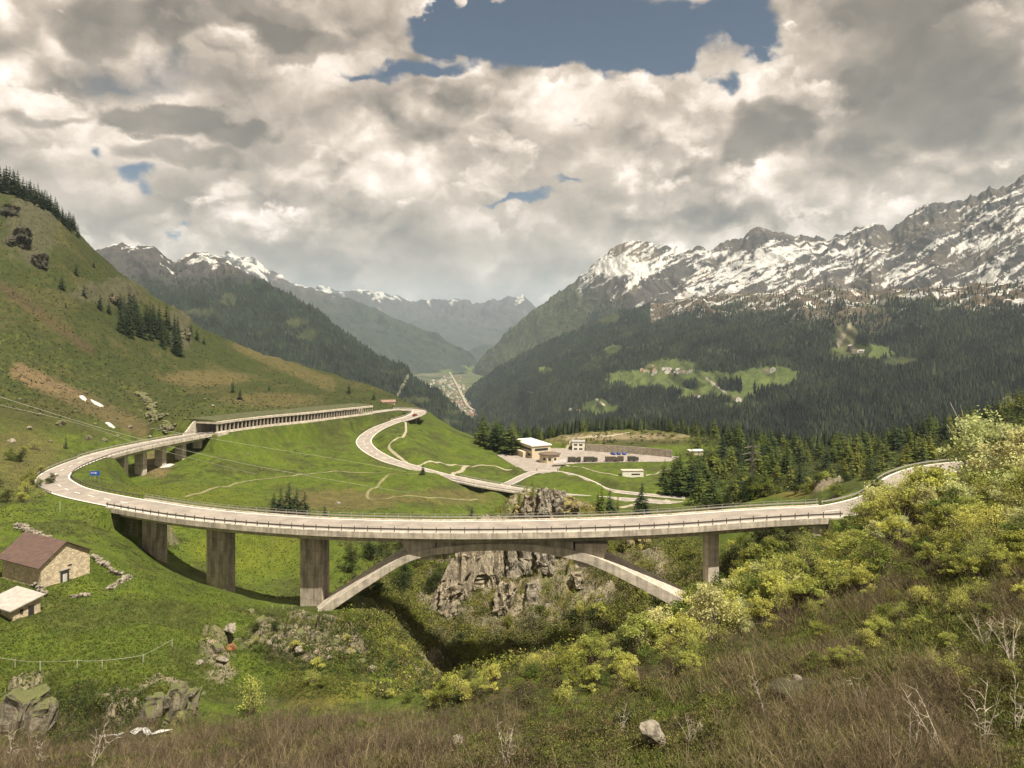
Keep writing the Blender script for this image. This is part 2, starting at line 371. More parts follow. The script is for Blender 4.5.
# levelled yard by the depot, and the meadow between the lower roads
def flat(poly, z, blend=6):
    from mathutils.geometry import intersect_point_tri_2d
    global ZZ
    p = np.array(poly); inside = np.zeros(XX.shape, bool); dist = np.full(XX.shape, 1e9); j = len(p) - 1
    box = (XX > p[:, 0].min() - 20) & (XX < p[:, 0].max() + 20) & (DD > p[:, 1].min() - 20) & (DD < p[:, 1].max() + 20)
    X = XX[box]; Y = DD[box]; ins = np.zeros(len(X), bool); ds = np.full(len(X), 1e9)
    for i in range(len(p)):
        xi, yi = p[i]; xj, yj = p[j]
        ins ^= ((yi > Y) != (yj > Y)) & (X < (xj - xi) * (Y - yi) / (yj - yi + 1e-9) + xi)
        t = np.clip(((X - xi) * (xj - xi) + (Y - yi) * (yj - yi)) / ((xj - xi) ** 2 + (yj - yi) ** 2), 0, 1)
        ds = np.minimum(ds, np.hypot(X - xi - t * (xj - xi), Y - yi - t * (yj - yi))); j = i
    w = np.where(ins, 1., sstep(blend, 0, ds)); ZZ[box] = ZZ[box] * (1 - w) + z * w; ROADM[box] = np.minimum(ROADM[box], 1 - ins)
YARD = [pz(u, v, Z)[:2] for u, v in ((497, 455), (520, 469), (535, 474), (556, 473), (562, 464.5), (600, 462.5), (670, 461.5), (680, 456.5), (600, 451), (560, 448), (520, 449), (505, 451))]
flat(YARD, Z - .14, 5)
HB = np.array([-82.1, 122.]); GD = np.array([.45, .893]); AX = np.array([-.893, .45])      # barn corner, gable direction, long axis
flat([HB, HB + GD * 9, HB + GD * 9 + AX * 13, HB + AX * 13], -45.1, 4)
VV = CV - ZZ / DD * F

def ground_z(x, y):
    x = np.atleast_1d(np.asarray(x, float)); y = np.atleast_1d(np.asarray(y, float))
    u = CU + F * x / y; L = np.log(y)
    i = np.clip(np.searchsorted(us, u) - 1, 0, len(us) - 2); j = np.clip(np.searchsorted(lnD, L) - 1, 0, len(lnD) - 2)
    a = np.clip((u - us[i]) / (us[i + 1] - us[i]), 0, 1)
    D0 = np.exp(lnD[j]); D1 = np.exp(lnD[j + 1]); b = np.clip((y - D0) / (D1 - D0), 0, 1)
    return (ZZ[j, i] * (1 - a) + ZZ[j, i + 1] * a) * (1 - b) + (ZZ[j + 1, i] * (1 - a) + ZZ[j + 1, i + 1] * a) * b
def gz(x, y): return float(ground_z(x, y)[0])
def at(u, v, d0=30., d1=900.):
    """the visible ground point in direction (u, v), searched from d0 to d1"""
    D = np.exp(np.arange(math.log(d0), math.log(d1), .003)); x = (u - CU) / F * D; z = ground_z(x, D)
    vv = CV - z / D * F
    k = np.nonzero(vv <= v)[0]
    k = k[0] if len(k) else int(np.argmin(np.abs(vv - v)))
    return (float(x[k]), float(D[k]), float(z[k]))
def on(u, D):
    x = (u - CU) / F * D; return (x, D, gz(x, D))

# colours of the ground (albedo; brown darkened as painted shade under the brush)
G_LUSH = (.084, .118, .014); G_OLIVE = (.056, .060, .019); G_DRY = (.125, .10, .042); G_BROWN = (.038, .030, .018); G_EARTH = (.18, .125, .07)
G_ROCK = (.26, .22, .155); G_DARK = (.040, .050, .016); G_YEL = (.15, .125, .03); G_HEATH = (.075, .055, .03)
C = np.empty(ZZ.shape + (3,)); C[:] = G_LUSH
def paint(mask, col, s=1.0):
    global C
    w = np.clip(mask * s, 0, 1)[..., None]; C = C * (1 - w) + np.array(col) * w
n_a = fbm(XX / 18, DD / 18, 4, 101); n_b = fbm(XX / 5, DD / 5, 4, 111); n_c = fbm(XX / 55, DD / 55, 4, 121)
paint(sstep(-.05, .3, n_a), G_OLIVE, .7)
lhill = sstep(480, 400, UU) * sstep(440, 400, VV) * (DD > 250)
paint(lhill, (.037, .046, .014), .88); paint(lhill * sstep(.05, .3, n_c + n_b * .7), (.10, .082, .036), .5)
paint(sstep(.12, .3, n_b) * sstep(0, .2, n_c + .1), (.038, .046, .012), .7); paint(sstep(.1, .3, fbm(XX / 2.2, DD / 2.2, 3, 171)) * (DD < 420), (.11, .125, .03), .5)
def blob(u, v, ru, rv, d0, d1, k=.5): return sstep(1.1, .6, np.hypot((UU - u) / ru, (VV - v) / rv) + n_b * k) * (DD > d0) * (DD < d1)
def streak(u0, v0, u1, v1, w, d0, d1, k=.4):
    t = np.clip(((UU - u0) * (u1 - u0) + (VV - v0) * (v1 - v0)) / ((u1 - u0) ** 2 + (v1 - v0) ** 2), 0, 1)
    return sstep(1.1, .5, np.hypot(UU - u0 - t * (u1 - u0), VV - v0 - t * (v1 - v0)) / w + n_b * k) * (DD > d0) * (DD < d1)
paint(streak(20, 372, 140, 428, 11, 250, 500), G_EARTH, .8); paint(blob(205, 378, 50, 9, 300, 700), G_DRY, .8)
paint(blob(270, 400, 60, 8, 300, 700), G_DRY, .6); paint(streak(240, 345, 330, 385, 8, 400, 800), G_DRY, .6); paint(streak(0, 285, 90, 350, 6, 300, 560), G_HEATH, .7)
paint(blob(20, 460, 50, 40, 150, 300), G_DRY, .6); paint(blob(90, 415, 120, 24, 250, 400), G_OLIVE, .5)
paint(blob(340, 500, 70, 12, 220, 330), G_DRY, .8); paint(blob(450, 497, 60, 9, 220, 330), G_DRY, .6); paint(blob(155, 465, 20, 15, 230, 320), G_EARTH, .7)
paint(blob(250, 550, 70, 30, 160, 240, .2), (.105, .128, .014), .8); paint(blob(170, 500, 100, 18, 180, 260, .2), (.10, .122, .014), .8)
paint(blob(620, 438, 95, 9, 455, 540, 1.2), G_DRY, .8); paint(blob(625, 437, 70, 4, 455, 540, 1.4), (.26, .21, .13), .8); paint(blob(640, 443, 70, 4, 455, 540), G_OLIVE, .8)
paint(gorge, (.06, .066, .024), 1.); paint(gorge * sstep(-.05, .2, n_b), G_YEL, .55); paint(gorge * sstep(.1, .3, n_a), G_LUSH, .6)
paint(blob(590, 505, 50, 10, 195, 240), G_YEL, .9); paint(blob(800, 490, 60, 9, 170, 240), G_YEL, .8)
fore = sstep(690, 735, VV + (UU - 400) * .10) * (DD < 112); rs = sstep(640, 720, UU) * (DD < 130)
fr = np.maximum(fore, np.maximum(rs, sstep(430, 500, UU) * (DD < 95)))
mound = sstep(1, .2, np.hypot((UU - 330) / 90, (VV - 690) / 18)) * (DD < 112) * (DD > 84)
paint(fr, G_OLIVE, .9); paint(fr * sstep(-.12, .15, n_a), G_BROWN, .85); paint(fr * sstep(.0, .3, n_b), G_DRY, .6); paint(fr * sstep(.12, .3, fbm(XX / 9, DD / 9, 3, 133)), G_LUSH, .8)
paint(blob(310, 640, 70, 32, 95, 140), G_BROWN, .7); paint(blob(320, 690, 55, 22, 80, 112), G_YEL, .5); paint(blob(90, 715, 90, 35, 70, 100), G_DARK, .8)
slope = np.abs(np.gradient(ZZ, axis=0)) / np.maximum(np.gradient(DD, axis=0), .01)
paint(rockm * (DD > 350), (.085, .078, .05), .7); paint(rockm * (DD < 350) * sstep(.15, -.25, n_b - .1), G_ROCK, 1.); paint(rockm * (DD < 350) * sstep(.1, .35, n_b), G_YEL, .4)
paint(sstep(.75, 1.3, slope) * (DD > 110) * (DD < 260) * sstep(-.1, .1, n_b), G_ROCK, .5)
paint(sstep(650, 800, DD) * sstep(480, 520, UU), (.03, .042, .016), 1.); paint(sstep(690, 760, UU) * sstep(235, 300, DD), (.042, .052, .013), .9)
ny, nx = ZZ.shape
a = (np.arange(ny - 1)[:, None] * nx + np.arange(nx - 1)[None]).ravel()
FQ = np.stack([a, a + 1, a + 1 + nx, a + nx], 1)
M_GROUND = tint_mat('meadow_ground', amt=.95)
g = link('ground', mesh_np('ground', np.stack([XX, DD, ZZ], -1), FQ, M_GROUND, True, C.reshape(-1, 3)))
tag(g, kind='structure')
# ------------------------------------------------------------------ mountains
M_MOUNT = tint_mat('mountain_side', .95, .006, .03, .12, 4., .7)
M_FARM = tint_mat('far_mountain_side', .95, .002, .008, .03, 10., .6)
FOREST = (.014, .021, .011); ALP = (.046, .053, .02); SCREE = (.105, .09, .072); SNOW = (.56, .545, .52); MEAD = (.085, .108, .03); CRAG = (.062, .056, .052)  # FOREST is darkened in colour to stand in for cloud shadow
def mountain(name, ridge, foot, ns, nt, amp, lam, colf, jag=0., jl=120., prof=1.25, seed=0, back=.35, mat=None, ulim=None):
    rg = np.array(ridge, float); ft = np.array(foot, float)
    U = np.linspace(rg[0, 0], rg[-1, 0], ns)
    if ulim: U = np.unique(np.concatenate([np.linspace(rg[0, 0], ulim[0], 30), np.linspace(ulim[0], ulim[1], ns), np.linspace(ulim[1], rg[-1, 0], 30)]))
    rv = np.interp(U, rg[:, 0], rg[:, 1]); rD = np.interp(U, rg[:, 0], rg[:, 2])
    fv = np.interp(U, ft[:, 0], ft[:, 1]); fD = np.interp(U, ft[:, 0], ft[:, 2])
    k = np.ones(5) / 5
    rD = np.convolve(np.pad(rD, 2, 'edge'), k, 'valid')
    T = np.concatenate([-np.linspace(1, .02, 14) ** 1.3, np.linspace(0, 1, nt) ** 1.15])
    t = T[:, None]; tp = np.clip(t, 0, 1)
    xr = (U - CU) / F * rD; zr = (CV - rv) / F * rD; xf = (U - CU) / F * fD; zf = (CV - fv) / F * fD
    S = np.concatenate([[0], np.cumsum(np.hypot(np.diff(xr), np.diff(rD)))])[None]
    f = 1 - (1 - tp) ** prof
    X = xr + (xf - xr) * t; Y = rD + (fD - rD) * t
    X = np.where(t < 0, xr * (1 - t * back), X); Y = np.where(t < 0, rD * (1 - t * back), Y)
    Zm = zr + (zf - zr) * f + np.where(t < 0, t * back * rD * .55, 0)
    wv = fbm(X / (lam * 1.7), Y / (lam * 1.7), 3, seed + 3)
    gl = ridged((S + 0 * t) / lam + wv * .9, tp * 2.2 + wv * .4, 6, seed + 7, .52)
    win = sstep(0, .12, tp) * (1 - .4 * tp)
    Zm = Zm + win * amp * (gl - .35) + amp * .3 * win * fbm(X / lam, Y / lam, 4, seed + 9)
    if jag:
        top = sstep(.25, .0, np.abs(t)); jj = ridged((S + 0 * t) / jl, tp * 3 + 0 * S, 5, seed + 11, .55) - .45
        Zm = Zm + top * jag * jj
    V = CV - Zm / Y * F; UUm = CU + F * X / Y
    # slope in x and y by finite differences
    gx = np.gradient(Zm, axis=1) / np.maximum(np.hypot(np.gradient(X, axis=1), np.gradient(Y, axis=1)), 1)
    C, forest = colf(dict(U=UUm, V=V, t=t + 0 * S, X=X, Y=Y, Z=Zm, g=gl, gx=gx, S=S + 0 * t, n=fbm(X / lam, Y / lam, 5, seed + 31), n2=fbm(X / (lam * .22), Y / (lam * .22), 4, seed + 41)))
    ny, nx = Zm.shape; a = (np.arange(ny - 1)[:, None] * nx + np.arange(nx - 1)[None]).ravel()
    Q = np.stack([a, a + nx, a + 1 + nx, a + 1], 1)
    o = link(name, mesh_np(name, np.stack([X, Y, Zm], -1), Q, mat or M_MOUNT, True, C.reshape(-1, 3))); tag(o, kind='structure')
    return dict(X=X, Y=Y, Z=Zm, U=UUm, V=V, forest=forest, t=t + 0 * S)
def mixn(C, col, w):
    w = np.clip(w, 0, 1)[..., None]; return C * (1 - w) + np.array(col) * w
def ell(m, u, v, ru, rv, k=.5): return sstep(1.1, .8, np.hypot((m['U'] - u) / ru, (m['V'] - v) / rv) + m['n2'] * k)
def seg(m, u0, v0, u1, v1, w, k=.4):
    t = np.clip(((m['U'] - u0) * (u1 - u0) + (m['V'] - v0) * (v1 - v0)) / ((u1 - u0) ** 2 + (v1 - v0) ** 2), 0, 1)
    return sstep(1.1, .7, np.hypot(m['U'] - u0 - t * (u1 - u0), m['V'] - v0 - t * (v1 - v0)) / w + m['n2'] * k)

def col_back(m):                                   # the long snowy chain on the right
    C = np.empty(m['U'].shape + (3,)); C[:] = CRAG
    C = mixn(C, SCREE, sstep(-.05, .25, m['n']) * .8); C = mixn(C, (.16, .125, .085), ell(m, 625, 255, 30, 16) * .8)
    U, V = m['U'], m['V']
    sl = np.interp(U, [460, 560, 590, 640, 700, 780, 850, 930, 1024, 1200], [240, 262, 292, 300, 300, 300, 300, 300, 300, 290])     # snow line
    alt = (sl - V) / 42.
    ac = m['Z'] * .9 - m['S'] * .42 + m['n'] * 60; al_ = m['S'] * .8 + m['Z'] * .5
    st = fbm(ac / 42, al_ / 260, 5, 81, .6); big = fbm(ac / 190, al_ / 520, 4, 85)
    rv_ = np.interp(U, [600, 650, 690, 755, 830, 872, 888, 935, 990, 1024, 1100], [250, 243, 250, 229, 240, 222, 231, 203, 190, 178, 150])
    crest = sstep(20, 3, V - rv_ + m['n2'] * 12) * sstep(660, 760, U)
    sn = sstep(-.02, .06, np.clip(alt, -1, .45) * .75 + st * 1.5 + fbm(ac / 13, al_ / 55, 4, 87, .65) * .9 + big * 1.1 - .40 - crest * .34 - np.abs(m['gx']) * .10) * (alt > -.35)
    C = mixn(C, SNOW, sn)
    C = mixn(C, SNOW, ell(m, 625, 268, 26, 9, .9)); C = mixn(C, SNOW, seg(m, 700, 262, 860, 246, 7, 1.5) * sstep(.1, -.2, m['n2']))
    al = sstep(5, 30, V - sl + m['n'] * 30); C = mixn(C, ALP, al * (1 - sn)); C = mixn(C, FOREST, sstep(10, 60, V - sl + m['n'] * 60) * .8 * (1 - sn))
    C = mixn(C, (.065, .072, .028), sstep(620, 560, U + m['n'] * 60) * sstep(270, 300, V) * .8)
    fo = sstep(6, 40, V - sl + m['n'] * 50) * (1 - sn) * np.where(U < 600, .35, 1.)
    return C, fo
R_BACK = mountain('mountain', [(440, 400, 7200), (462, 385, 6900), (480, 360, 6600), (510, 329, 6300), (540, 306, 6100), (570, 286, 5900), (598, 262, 5700), (612, 250, 5600), (628, 244, 5500), (650, 243, 5400), (670, 248, 5300), (690, 250, 5200), (720, 243, 5100), (745, 235, 5000), (757, 229, 4950), (790, 236, 4900), (830, 240, 4800), (852, 232, 4700), (872, 222, 4600), (888, 231, 4500), (912, 214, 4400), (935, 203, 4300), (960, 204, 4200), (990, 190, 4000), (1024, 178, 3800), (1100, 150, 3600), (1300, 120, 3400)],
                  [(440, 432, 5200), (500, 440, 4300), (600, 450, 3000), (800, 455, 2000), (1024, 455, 1700), (1300, 455, 1500)], 760, 300, 95, 420, col_back, jag=62, jl=210, prof=1.35, seed=200, ulim=(455, 1080))

def col_front(m):                                  # forested shoulder with the hamlet meadows
    C = np.empty(m['U'].shape + (3,)); C[:] = FOREST
    U, V = m['U'], m['V']
    fo = np.ones(U.shape)
    top = sstep(22, 4, V - np.interp(U, [460, 660, 720, 820, 1024], [500, 300, 300, 300, 296]) + m['n'] * 22) * (U > 650)
    C = mixn(C, (.10, .075, .05), top * .9); sn = top * sstep(.14, .24, m['n2'] + m['n'] * .3); C = mixn(C, SNOW, sn); fo *= 1 - .9 * top
    brown = ell(m, 860, 318, 45, 16, 1.); C = mixn(C, (.095, .075, .045), brown * .8); fo *= 1 - .6 * brown
    for u, v, ru, rv, c in ((690, 386, 84, 17, MEAD), (770, 376, 34, 11, MEAD), (640, 378, 36, 9, MEAD), (600, 407, 22, 8, MEAD), (720, 400, 26, 9, MEAD), (862, 352, 34, 9, MEAD), (846, 336, 12, 14, (.10, .10, .045)), (545, 370, 8, 4, MEAD), (613, 350, 9, 5, MEAD), (900, 362, 22, 6, ALP), (670, 366, 30, 8, MEAD), (560, 328, 22, 5, ALP), (1010, 415, 16, 22, (.12, .12, .05)), (608, 318, 14, 6, ALP)):
        w = ell(m, u, v, ru, rv, .32); C = mixn(C, c, w); fo *= 1 - w
    for u, v, ru, rv in ((655, 398, 26, 12), (706, 404, 22, 8), (728, 386, 12, 6), (690, 384, 8, 5), (620, 395, 14, 10)):
        w = ell(m, u, v, ru, rv, .8); C = mixn(C, FOREST, w); fo = np.maximum(fo, w)
    for a in ((706, 378, 726, 393, 1.1), (596, 399, 604, 405, 1.), (1018, 395, 1030, 400, 3.)):
        w = seg(m, *a, k=.1); C = mixn(C, (.38, .34, .28), w)
    w = seg(m, 850, 325, 838, 345, 2.5, .4); C = mixn(C, (.3, .26, .2), w * .7); fo *= 1 - w
    sp = sstep(.34, .42, m['n2']) * .9; C = mixn(C, ALP, sp); fo *= 1 - .8 * sp
    cl = sstep(.15, .35, m['n']) * .8; C = mixn(C, (.05, .058, .022), cl * .8); fo *= 1 - cl * .6
    return C, fo
R_FRONT = mountain('mountain', [(452, 424, 4400), (462, 396, 4350), (480, 379, 4250), (500, 366, 4200), (540, 345, 4100), (580, 328, 4000), (620, 311, 3900), (660, 302, 3800), (720, 294, 3500), (770, 293, 3300), (820, 288, 3050), (880, 290, 2850), (950, 286, 2600), (1024, 282, 2400), (1300, 270, 2100)],
                   [(452, 436, 3300), (480, 442, 2700), (500, 446, 2300), (600, 450, 1800), (700, 455, 1350), (850, 462, 1150), (1024, 462, 1050), (1300, 462, 1000)], 640, 240, 60, 300, col_front, jag=14, jl=160, prof=1.1, seed=300, ulim=(455, 1080))

def col_left(m):
    C = np.empty(m['U'].shape + (3,)); C[:] = FOREST
    U, V = m['U'], m['V']
    hi = sstep(300, 262, V + m['n'] * 26 + np.clip(U - 220, 0, 400) * .25); C = mixn(C, CRAG, hi)
    st = ridged(m['S'] / 130 + m['n'], m['t'] * 8, 5, 78, .6)
    sn = sstep(.1, .25, (286 - V) / 40 + st * .6 + m['n2'] * 1.3 - .95) * ((U > 160) & (U < 240)); C = mixn(C, SNOW, sn)
    sn2 = sstep(.0, .2, (253 - V) / 12 + m['n2'] * 1.6 + st * .3 - .75) * (U <= 170); C = mixn(C, SNOW, sn2)
    fo = (1 - hi) * (1 - sn)
    for u, v, ru, rv in ((295, 322, 12, 5), (308, 335, 12, 6), (200, 312, 20, 4), (415, 400, 14, 3), (228, 300, 8, 8), (452, 412, 12, 3), (446, 422, 16, 4)):
        w = ell(m, u, v, ru, rv, .8); C = mixn(C, ALP, w); fo *= 1 - w
    w = seg(m, 396, 397, 408, 376, 1.4, .2); C = mixn(C, (.2, .19, .13), w * .8); fo *= 1 - w
    sp = sstep(.3, .4, m['n2']) * .8; C = mixn(C, ALP, sp * .7); fo *= 1 - .7 * sp
    return C, fo
R_LEFT = mountain('mountain', [(-300, 235, 3200), (60, 262, 3400), (92, 249, 3500), (120, 244, 3600), (147, 245, 3600), (160, 252, 3600), (174, 263, 3650), (186, 257, 3650), (203, 252, 3650), (228, 261, 3600), (240, 270, 3500), (262, 281, 3400), (300, 300, 3300), (320, 312, 3200), (340, 330, 3100), (380, 357, 2950), (400, 366, 2850), (415, 378, 2800), (440, 396, 2700), (456, 408, 2600), (470, 420, 2550), (500, 448, 2450)],
                  [(-300, 450, 1500), (300, 455, 1500), (400, 455, 1450), (450, 458, 1500), (500, 462, 1700)], 420, 170, 90, 330, col_left, jag=30, jl=180, seed=400, ulim=(60, 500))

def col_mid(m):
    C = np.empty(m['U'].shape + (3,)); C[:] = (.035, .045, .03)
    V = m['V']; C = mixn(C, CRAG, sstep(320, 290, V + m['n'] * 20)); st = ridged(m['S'] / 300 + m['n'], m['t'] * 8, 5, 79, .6)
    sn = sstep(.0, .25, (300 - V) / 36 + st * .5 + m['n2'] * 1.6 - 1.05); C = mixn(C, (.5, .49, .47), sn)  # far snow dimmed in its colour for cloud shadow
    C = mixn(C, (.10, .125, .045), sstep(.0, .2, m['n'] + (V - 372) / 60) * sstep(335, 350, V))
    return C, np.zeros(V.shape)
mountain('mountain', [(120, 300, 7000), (200, 275, 8000), (228, 252, 8600), (236, 256, 8600), (252, 258, 8500), (264, 264, 8500), (290, 283, 8400), (322, 292, 8400), (350, 300, 8300), (380, 312, 8200), (410, 326, 8000), (440, 338, 7900), (462, 350, 7700), (474, 360, 7600), (490, 385, 7500)],
         [(120, 430, 5000), (440, 378, 6200), (470, 380, 6400), (490, 385, 6600)], 360, 120, 200, 700, col_mid, jag=70, jl=400, seed=500, mat=M_FARM)
def col_far(m):
    C = np.empty(m['U'].shape + (3,)); C[:] = (.05, .055, .045)
    V = m['V']; C = mixn(C, CRAG, sstep(330, 300, V + m['n'] * 14)); st = ridged(m['S'] / 500 + m['n'], m['t'] * 8, 5, 80, .6)
    sn = sstep(.0, .25, (313 - V) / 26 + st * .4 + m['n2'] * 1.4 - .95); C = mixn(C, (.5, .49, .47), sn); return C, np.zeros(V.shape)  # snow colour greyed here as well, in place of cloud shadow
mountain('mountain', [(250, 300, 13000), (290, 292, 13000), (318, 288, 13000), (345, 292, 13000), (366, 290, 13500), (392, 297, 13500), (415, 302, 14000), (450, 301, 14000), (480, 303, 14000), (505, 299, 14000), (522, 297, 14000), (530, 303, 14000), (560, 318, 13000), (620, 340, 13000)],
         [(250, 390, 9500), (450, 366, 9500), (500, 362, 10000), (620, 370, 10000)], 320, 90, 330, 1200, col_far, jag=150, jl=700, seed=600, mat=M_FARM)
mountain('hill', [(455, 372, 8200), (470, 350, 8700), (485, 344, 9200), (505, 346, 9400), (540, 360, 9400)], [(455, 376, 7400), (540, 378, 7600)], 80, 40, 40, 500, col_mid, seed=650, mat=M_FARM)

# valley floor far below
ys = np.concatenate([np.linspace(900, 2400, 20), np.geomspace(2450, 9500, 150), [16000, 40000]]); xs = np.linspace(-1, 1, 160)
XX2 = xs[None] * (np.maximum(ys, 3000)[:, None] * .35 + 900) * np.where(ys > 12000, 6, 1)[:, None]; YY2 = ys[:, None] + 0 * XX2
ZV = -398 + fbm(XX2 / 400, YY2 / 400, 3, 700) * 10 + sstep(2600, 1000, YY2) * 0
Cv = np.empty(XX2.shape + (3,)); Cv[:] = (.10, .115, .05)
d1, d2, ci = cellular(XX2 / 160, YY2 / 160, 702); Cv = mixn(Cv, (.15, .14, .085), sstep(.5, .8, ci)); Cv = mixn(Cv, (.09, .12, .04), sstep(.3, .1, ci)); Cv = mixn(Cv, (.03, .045, .02), sstep(.1, .3, fbm(XX2 / 300, YY2 / 300, 3, 704)) + sstep(2900, 2500, YY2))
ny, nx = XX2.shape; a = (np.arange(ny - 1)[:, None] * nx + np.arange(nx - 1)[None]).ravel()
tag(link('valley_floor', mesh_np('valley_floor', np.stack([XX2, YY2, ZV], -1), np.stack([a, a + 1, a + 1 + nx, a + nx], 1), M_MOUNT, True, Cv.reshape(-1, 3))), kind='structure')

# forests that clothe the mountainsides
M_FTREE = leafy('forest_needles', (.015, .023, .011), trans=.0)  # needle colour darkened too, carrying the cloud shadow over the forests
def cone_trees(Pt, H, W, rng, tiers=2, sides=5):
    """many low conifers as one mesh: stacked cones with ragged rims"""
    n = len(Pt); Vs = []; Fs = []; base = 0; cols = []
    rot = rng.uniform(0, 6.28, n); tint = (rng.uniform(.5, 1.5, (n, 1)) * (1 + 1.7 * np.clip(fbm(Pt[:, 0] / 130, Pt[:, 1] / 130, 4, 8), -.45, 1))[:, None] * np.where(rng.random((n, 1)) < .07, 1.9, 1)) * np.array([1, 1, 1.]) + rng.uniform(-.15, .25, (n, 1)) * np.array([1, .7, 0])
    for k in range(tiers):
        z0 = H * (k * .36 + .04); z1 = H * (1.0 if k == tiers - 1 else .36 * k + .62); w = W * (1 - .38 * k)
        ring = np.empty((n, sides + 1, 3)); th = rot[:, None] + k + np.arange(sides)[None] * 2 * np.pi / sides
        rr = w[:, None] * rng.uniform(.7, 1.2, (n, sides))
        ring[:, :sides, 0] = Pt[:, 0:1] + np.cos(th) * rr; ring[:, :sides, 1] = Pt[:, 1:2] + np.sin(th) * rr
        ring[:, :sides, 2] = Pt[:, 2:3] + z0[:, None] + rng.uniform(-.06, .03, (n, sides)) * H[:, None]
        ring[:, sides] = Pt + np.stack([0 * H, 0 * H, z1], 1)
        Vs.append(ring.reshape(-1, 3)); cols.append(np.repeat(tint, sides + 1, 0))
        b = base + np.arange(n)[:, None] * (sides + 1); i = np.arange(sides)[None]
        Fs.append(np.stack([b + i, b + (i + 1) % sides, b + sides + 0 * i], -1).reshape(-1, 3)); base += n * (sides + 1)
    return np.concatenate(Vs), np.concatenate(Fs), np.concatenate(cols)
def forest_on(M, count, h0, h1, seed, label, dens=1.):
    rng = np.random.default_rng(seed); ny, nx = M['X'].shape
    gu = np.abs(np.gradient(M['U'], axis=1)); gv = np.abs(np.gradient(M['V'], axis=0))
    w = M['forest'] * gu * gv * np.sqrt(M['Y'] / 2000) * (M['t'] > 0) * (M['U'] > -30) * (M['U'] < 1060); w[-1] = 0; w[:, -1] = 0
    p = (w / w.sum()).ravel(); idx = rng.choice(len(p), count, p=p); j, i = np.divmod(idx, nx); a = rng.random(count)[:, None]; b = rng.random(count)[:, None]
    G = np.stack([M['X'], M['Y'], M['Z']], -1); Pt = (G[j, i] * (1 - a) + G[j, i + 1] * a) * (1 - b) + (G[j + 1, i] * (1 - a) + G[j + 1, i + 1] * a) * b
    H = rng.uniform(h0 * .7, h1 * 1.1, count) * (1 + .5 * fbm(Pt[:, 0] / 90, Pt[:, 1] / 90, 2, seed)); Pt[:, 2] -= 1
    V, Fc, c = cone_trees(Pt, H, H * rng.uniform(.2, .32, count), rng)
    tag(link('forest', mesh_np('forest', V, Fc, M_FTREE, False, c)), label, 'forest', kind='stuff')
forest_on(R_FRONT, 46000, 10, 18, 1, 'dark conifer forest covering the mountain shoulder around the hamlet meadows')
forest_on(R_BACK, 20000, 11, 19, 2, 'thin conifer forest below the snow of the right-hand mountain chain')
forest_on(R_LEFT, 22000, 10, 18, 3, 'dark conifer forest on the mountain behind the grassy left hillside')
# ------------------------------------------------------------------ materials of built things
M_CONC = simple('pale_concrete', (.46, .40, .32), .85, .35, .3, .3, .03, stretch=(1, 1, 2.2), spots=(.36, .31, .245))
M_CONC2 = simple('weathered_concrete', (.34, .29, .225), .88, .5, .45, .4, .03, stretch=(1.5, 1.5, .5), spots=(.14, .12, .10))
def board_marks(m, pitch=.95, amt=.35):
    nt = m.node_tree; b = nt.nodes['Principled BSDF']; src = b.inputs['Base Color'].links[0].from_socket; co = nt.nodes.new('ShaderNodeTexCoord').outputs['Object']
    sp = nt.nodes.new('ShaderNodeSeparateXYZ'); nt.links.new(co, sp.inputs[0]); a = nt.nodes.new('ShaderNodeMath'); a.operation = 'PINGPONG'; nt.links.new(sp.outputs[2], a.inputs[0]); a.inputs[1].default_value = pitch
    k = mixc(nt, src, ramp(nt, a.outputs[0], [(0., 1 - amt), (.10, 1.)]), 1., 'MULTIPLY')
    st = noise(nt, .9, 5, .6, mapping(nt, co, (1.6, 1.6, .09))); k = mixc(nt, k, ramp(nt, st, [(.35, .55), (.6, 1.1)]), .8, 'MULTIPLY'); nt.links.new(k, b.inputs['Base Color'])
board_marks(M_CONC2, 1.3); board_marks(M_CONC, 1.1, .12)
M_ASPH = simple('worn_asphalt', (.25, .215, .18), .9, .25, .25, .2, .01, spots=(.17, .148, .125))
M_TRACK2 = simple('worn_meadow_track', (.15, .14, .06), .95, .6, .25, .4, .03)
M_TURF = simple('turf_cover', (.055, .058, .018), .95, .5, .45, .6, .2)
M_TRACK = simple('gravel_track', (.27, .235, .16), .95, .6, .2, .4, .03)
M_PAINT = simple('road_paint', (.72, .69, .62), .7, 2, .12)
M_STEEL = simple('weathered_steel', (.10, .085, .07), .6, 3, .3, metal=.3)
M_GALV = simple('galvanised_steel', (.32, .30, .27), .5, 3, .2, metal=.4)
M_DARK = simple('dark_opening', (.02, .018, .016), .9, 3, .2)
M_WHITE = simple('white_render', (.62, .58, .50), .85, .8, .12)
M_CREAM = simple('cream_render', (.52, .43, .30), .85, .8, .2)
M_ROOFG = simple('grey_roofing', (.30, .28, .26), .8, .6, .2)
M_ROOFB = simple('brown_roofing', (.12, .085, .06), .8, .9, .3)
M_ROOFR = simple('red_roofing', (.26, .11, .06), .8, .9, .3)
M_RUST = simple('rusty_sheet_roof', (.09, .055, .043), .75, .9, .35, .5, .02, stretch=(1, 4, 1), spots=(.20, .085, .045))
M_STONE_L = simple('light_slab_roof', (.34, .305, .265), .8, 1.2, .2)
M_WOOD = simple('grey_door_wood', (.42, .40, .36), .8, 5, .3, stretch=(1, 1, .2))
M_BLUE = simple('blue_panel', (.012, .07, .32), .45, 3, .1)
M_GLASS = simple('dark_glass', (.03, .035, .04), .15, 2, .1)
M_TYRE = simple('black_rubber', (.02, .02, .02), .9, 4, .2)
M_CARB = simple('blue_car_paint', (.02, .05, .22), .3, 2, .05)
M_CARR = simple('dark_red_car_paint', (.16, .02, .015), .3, 2, .05)
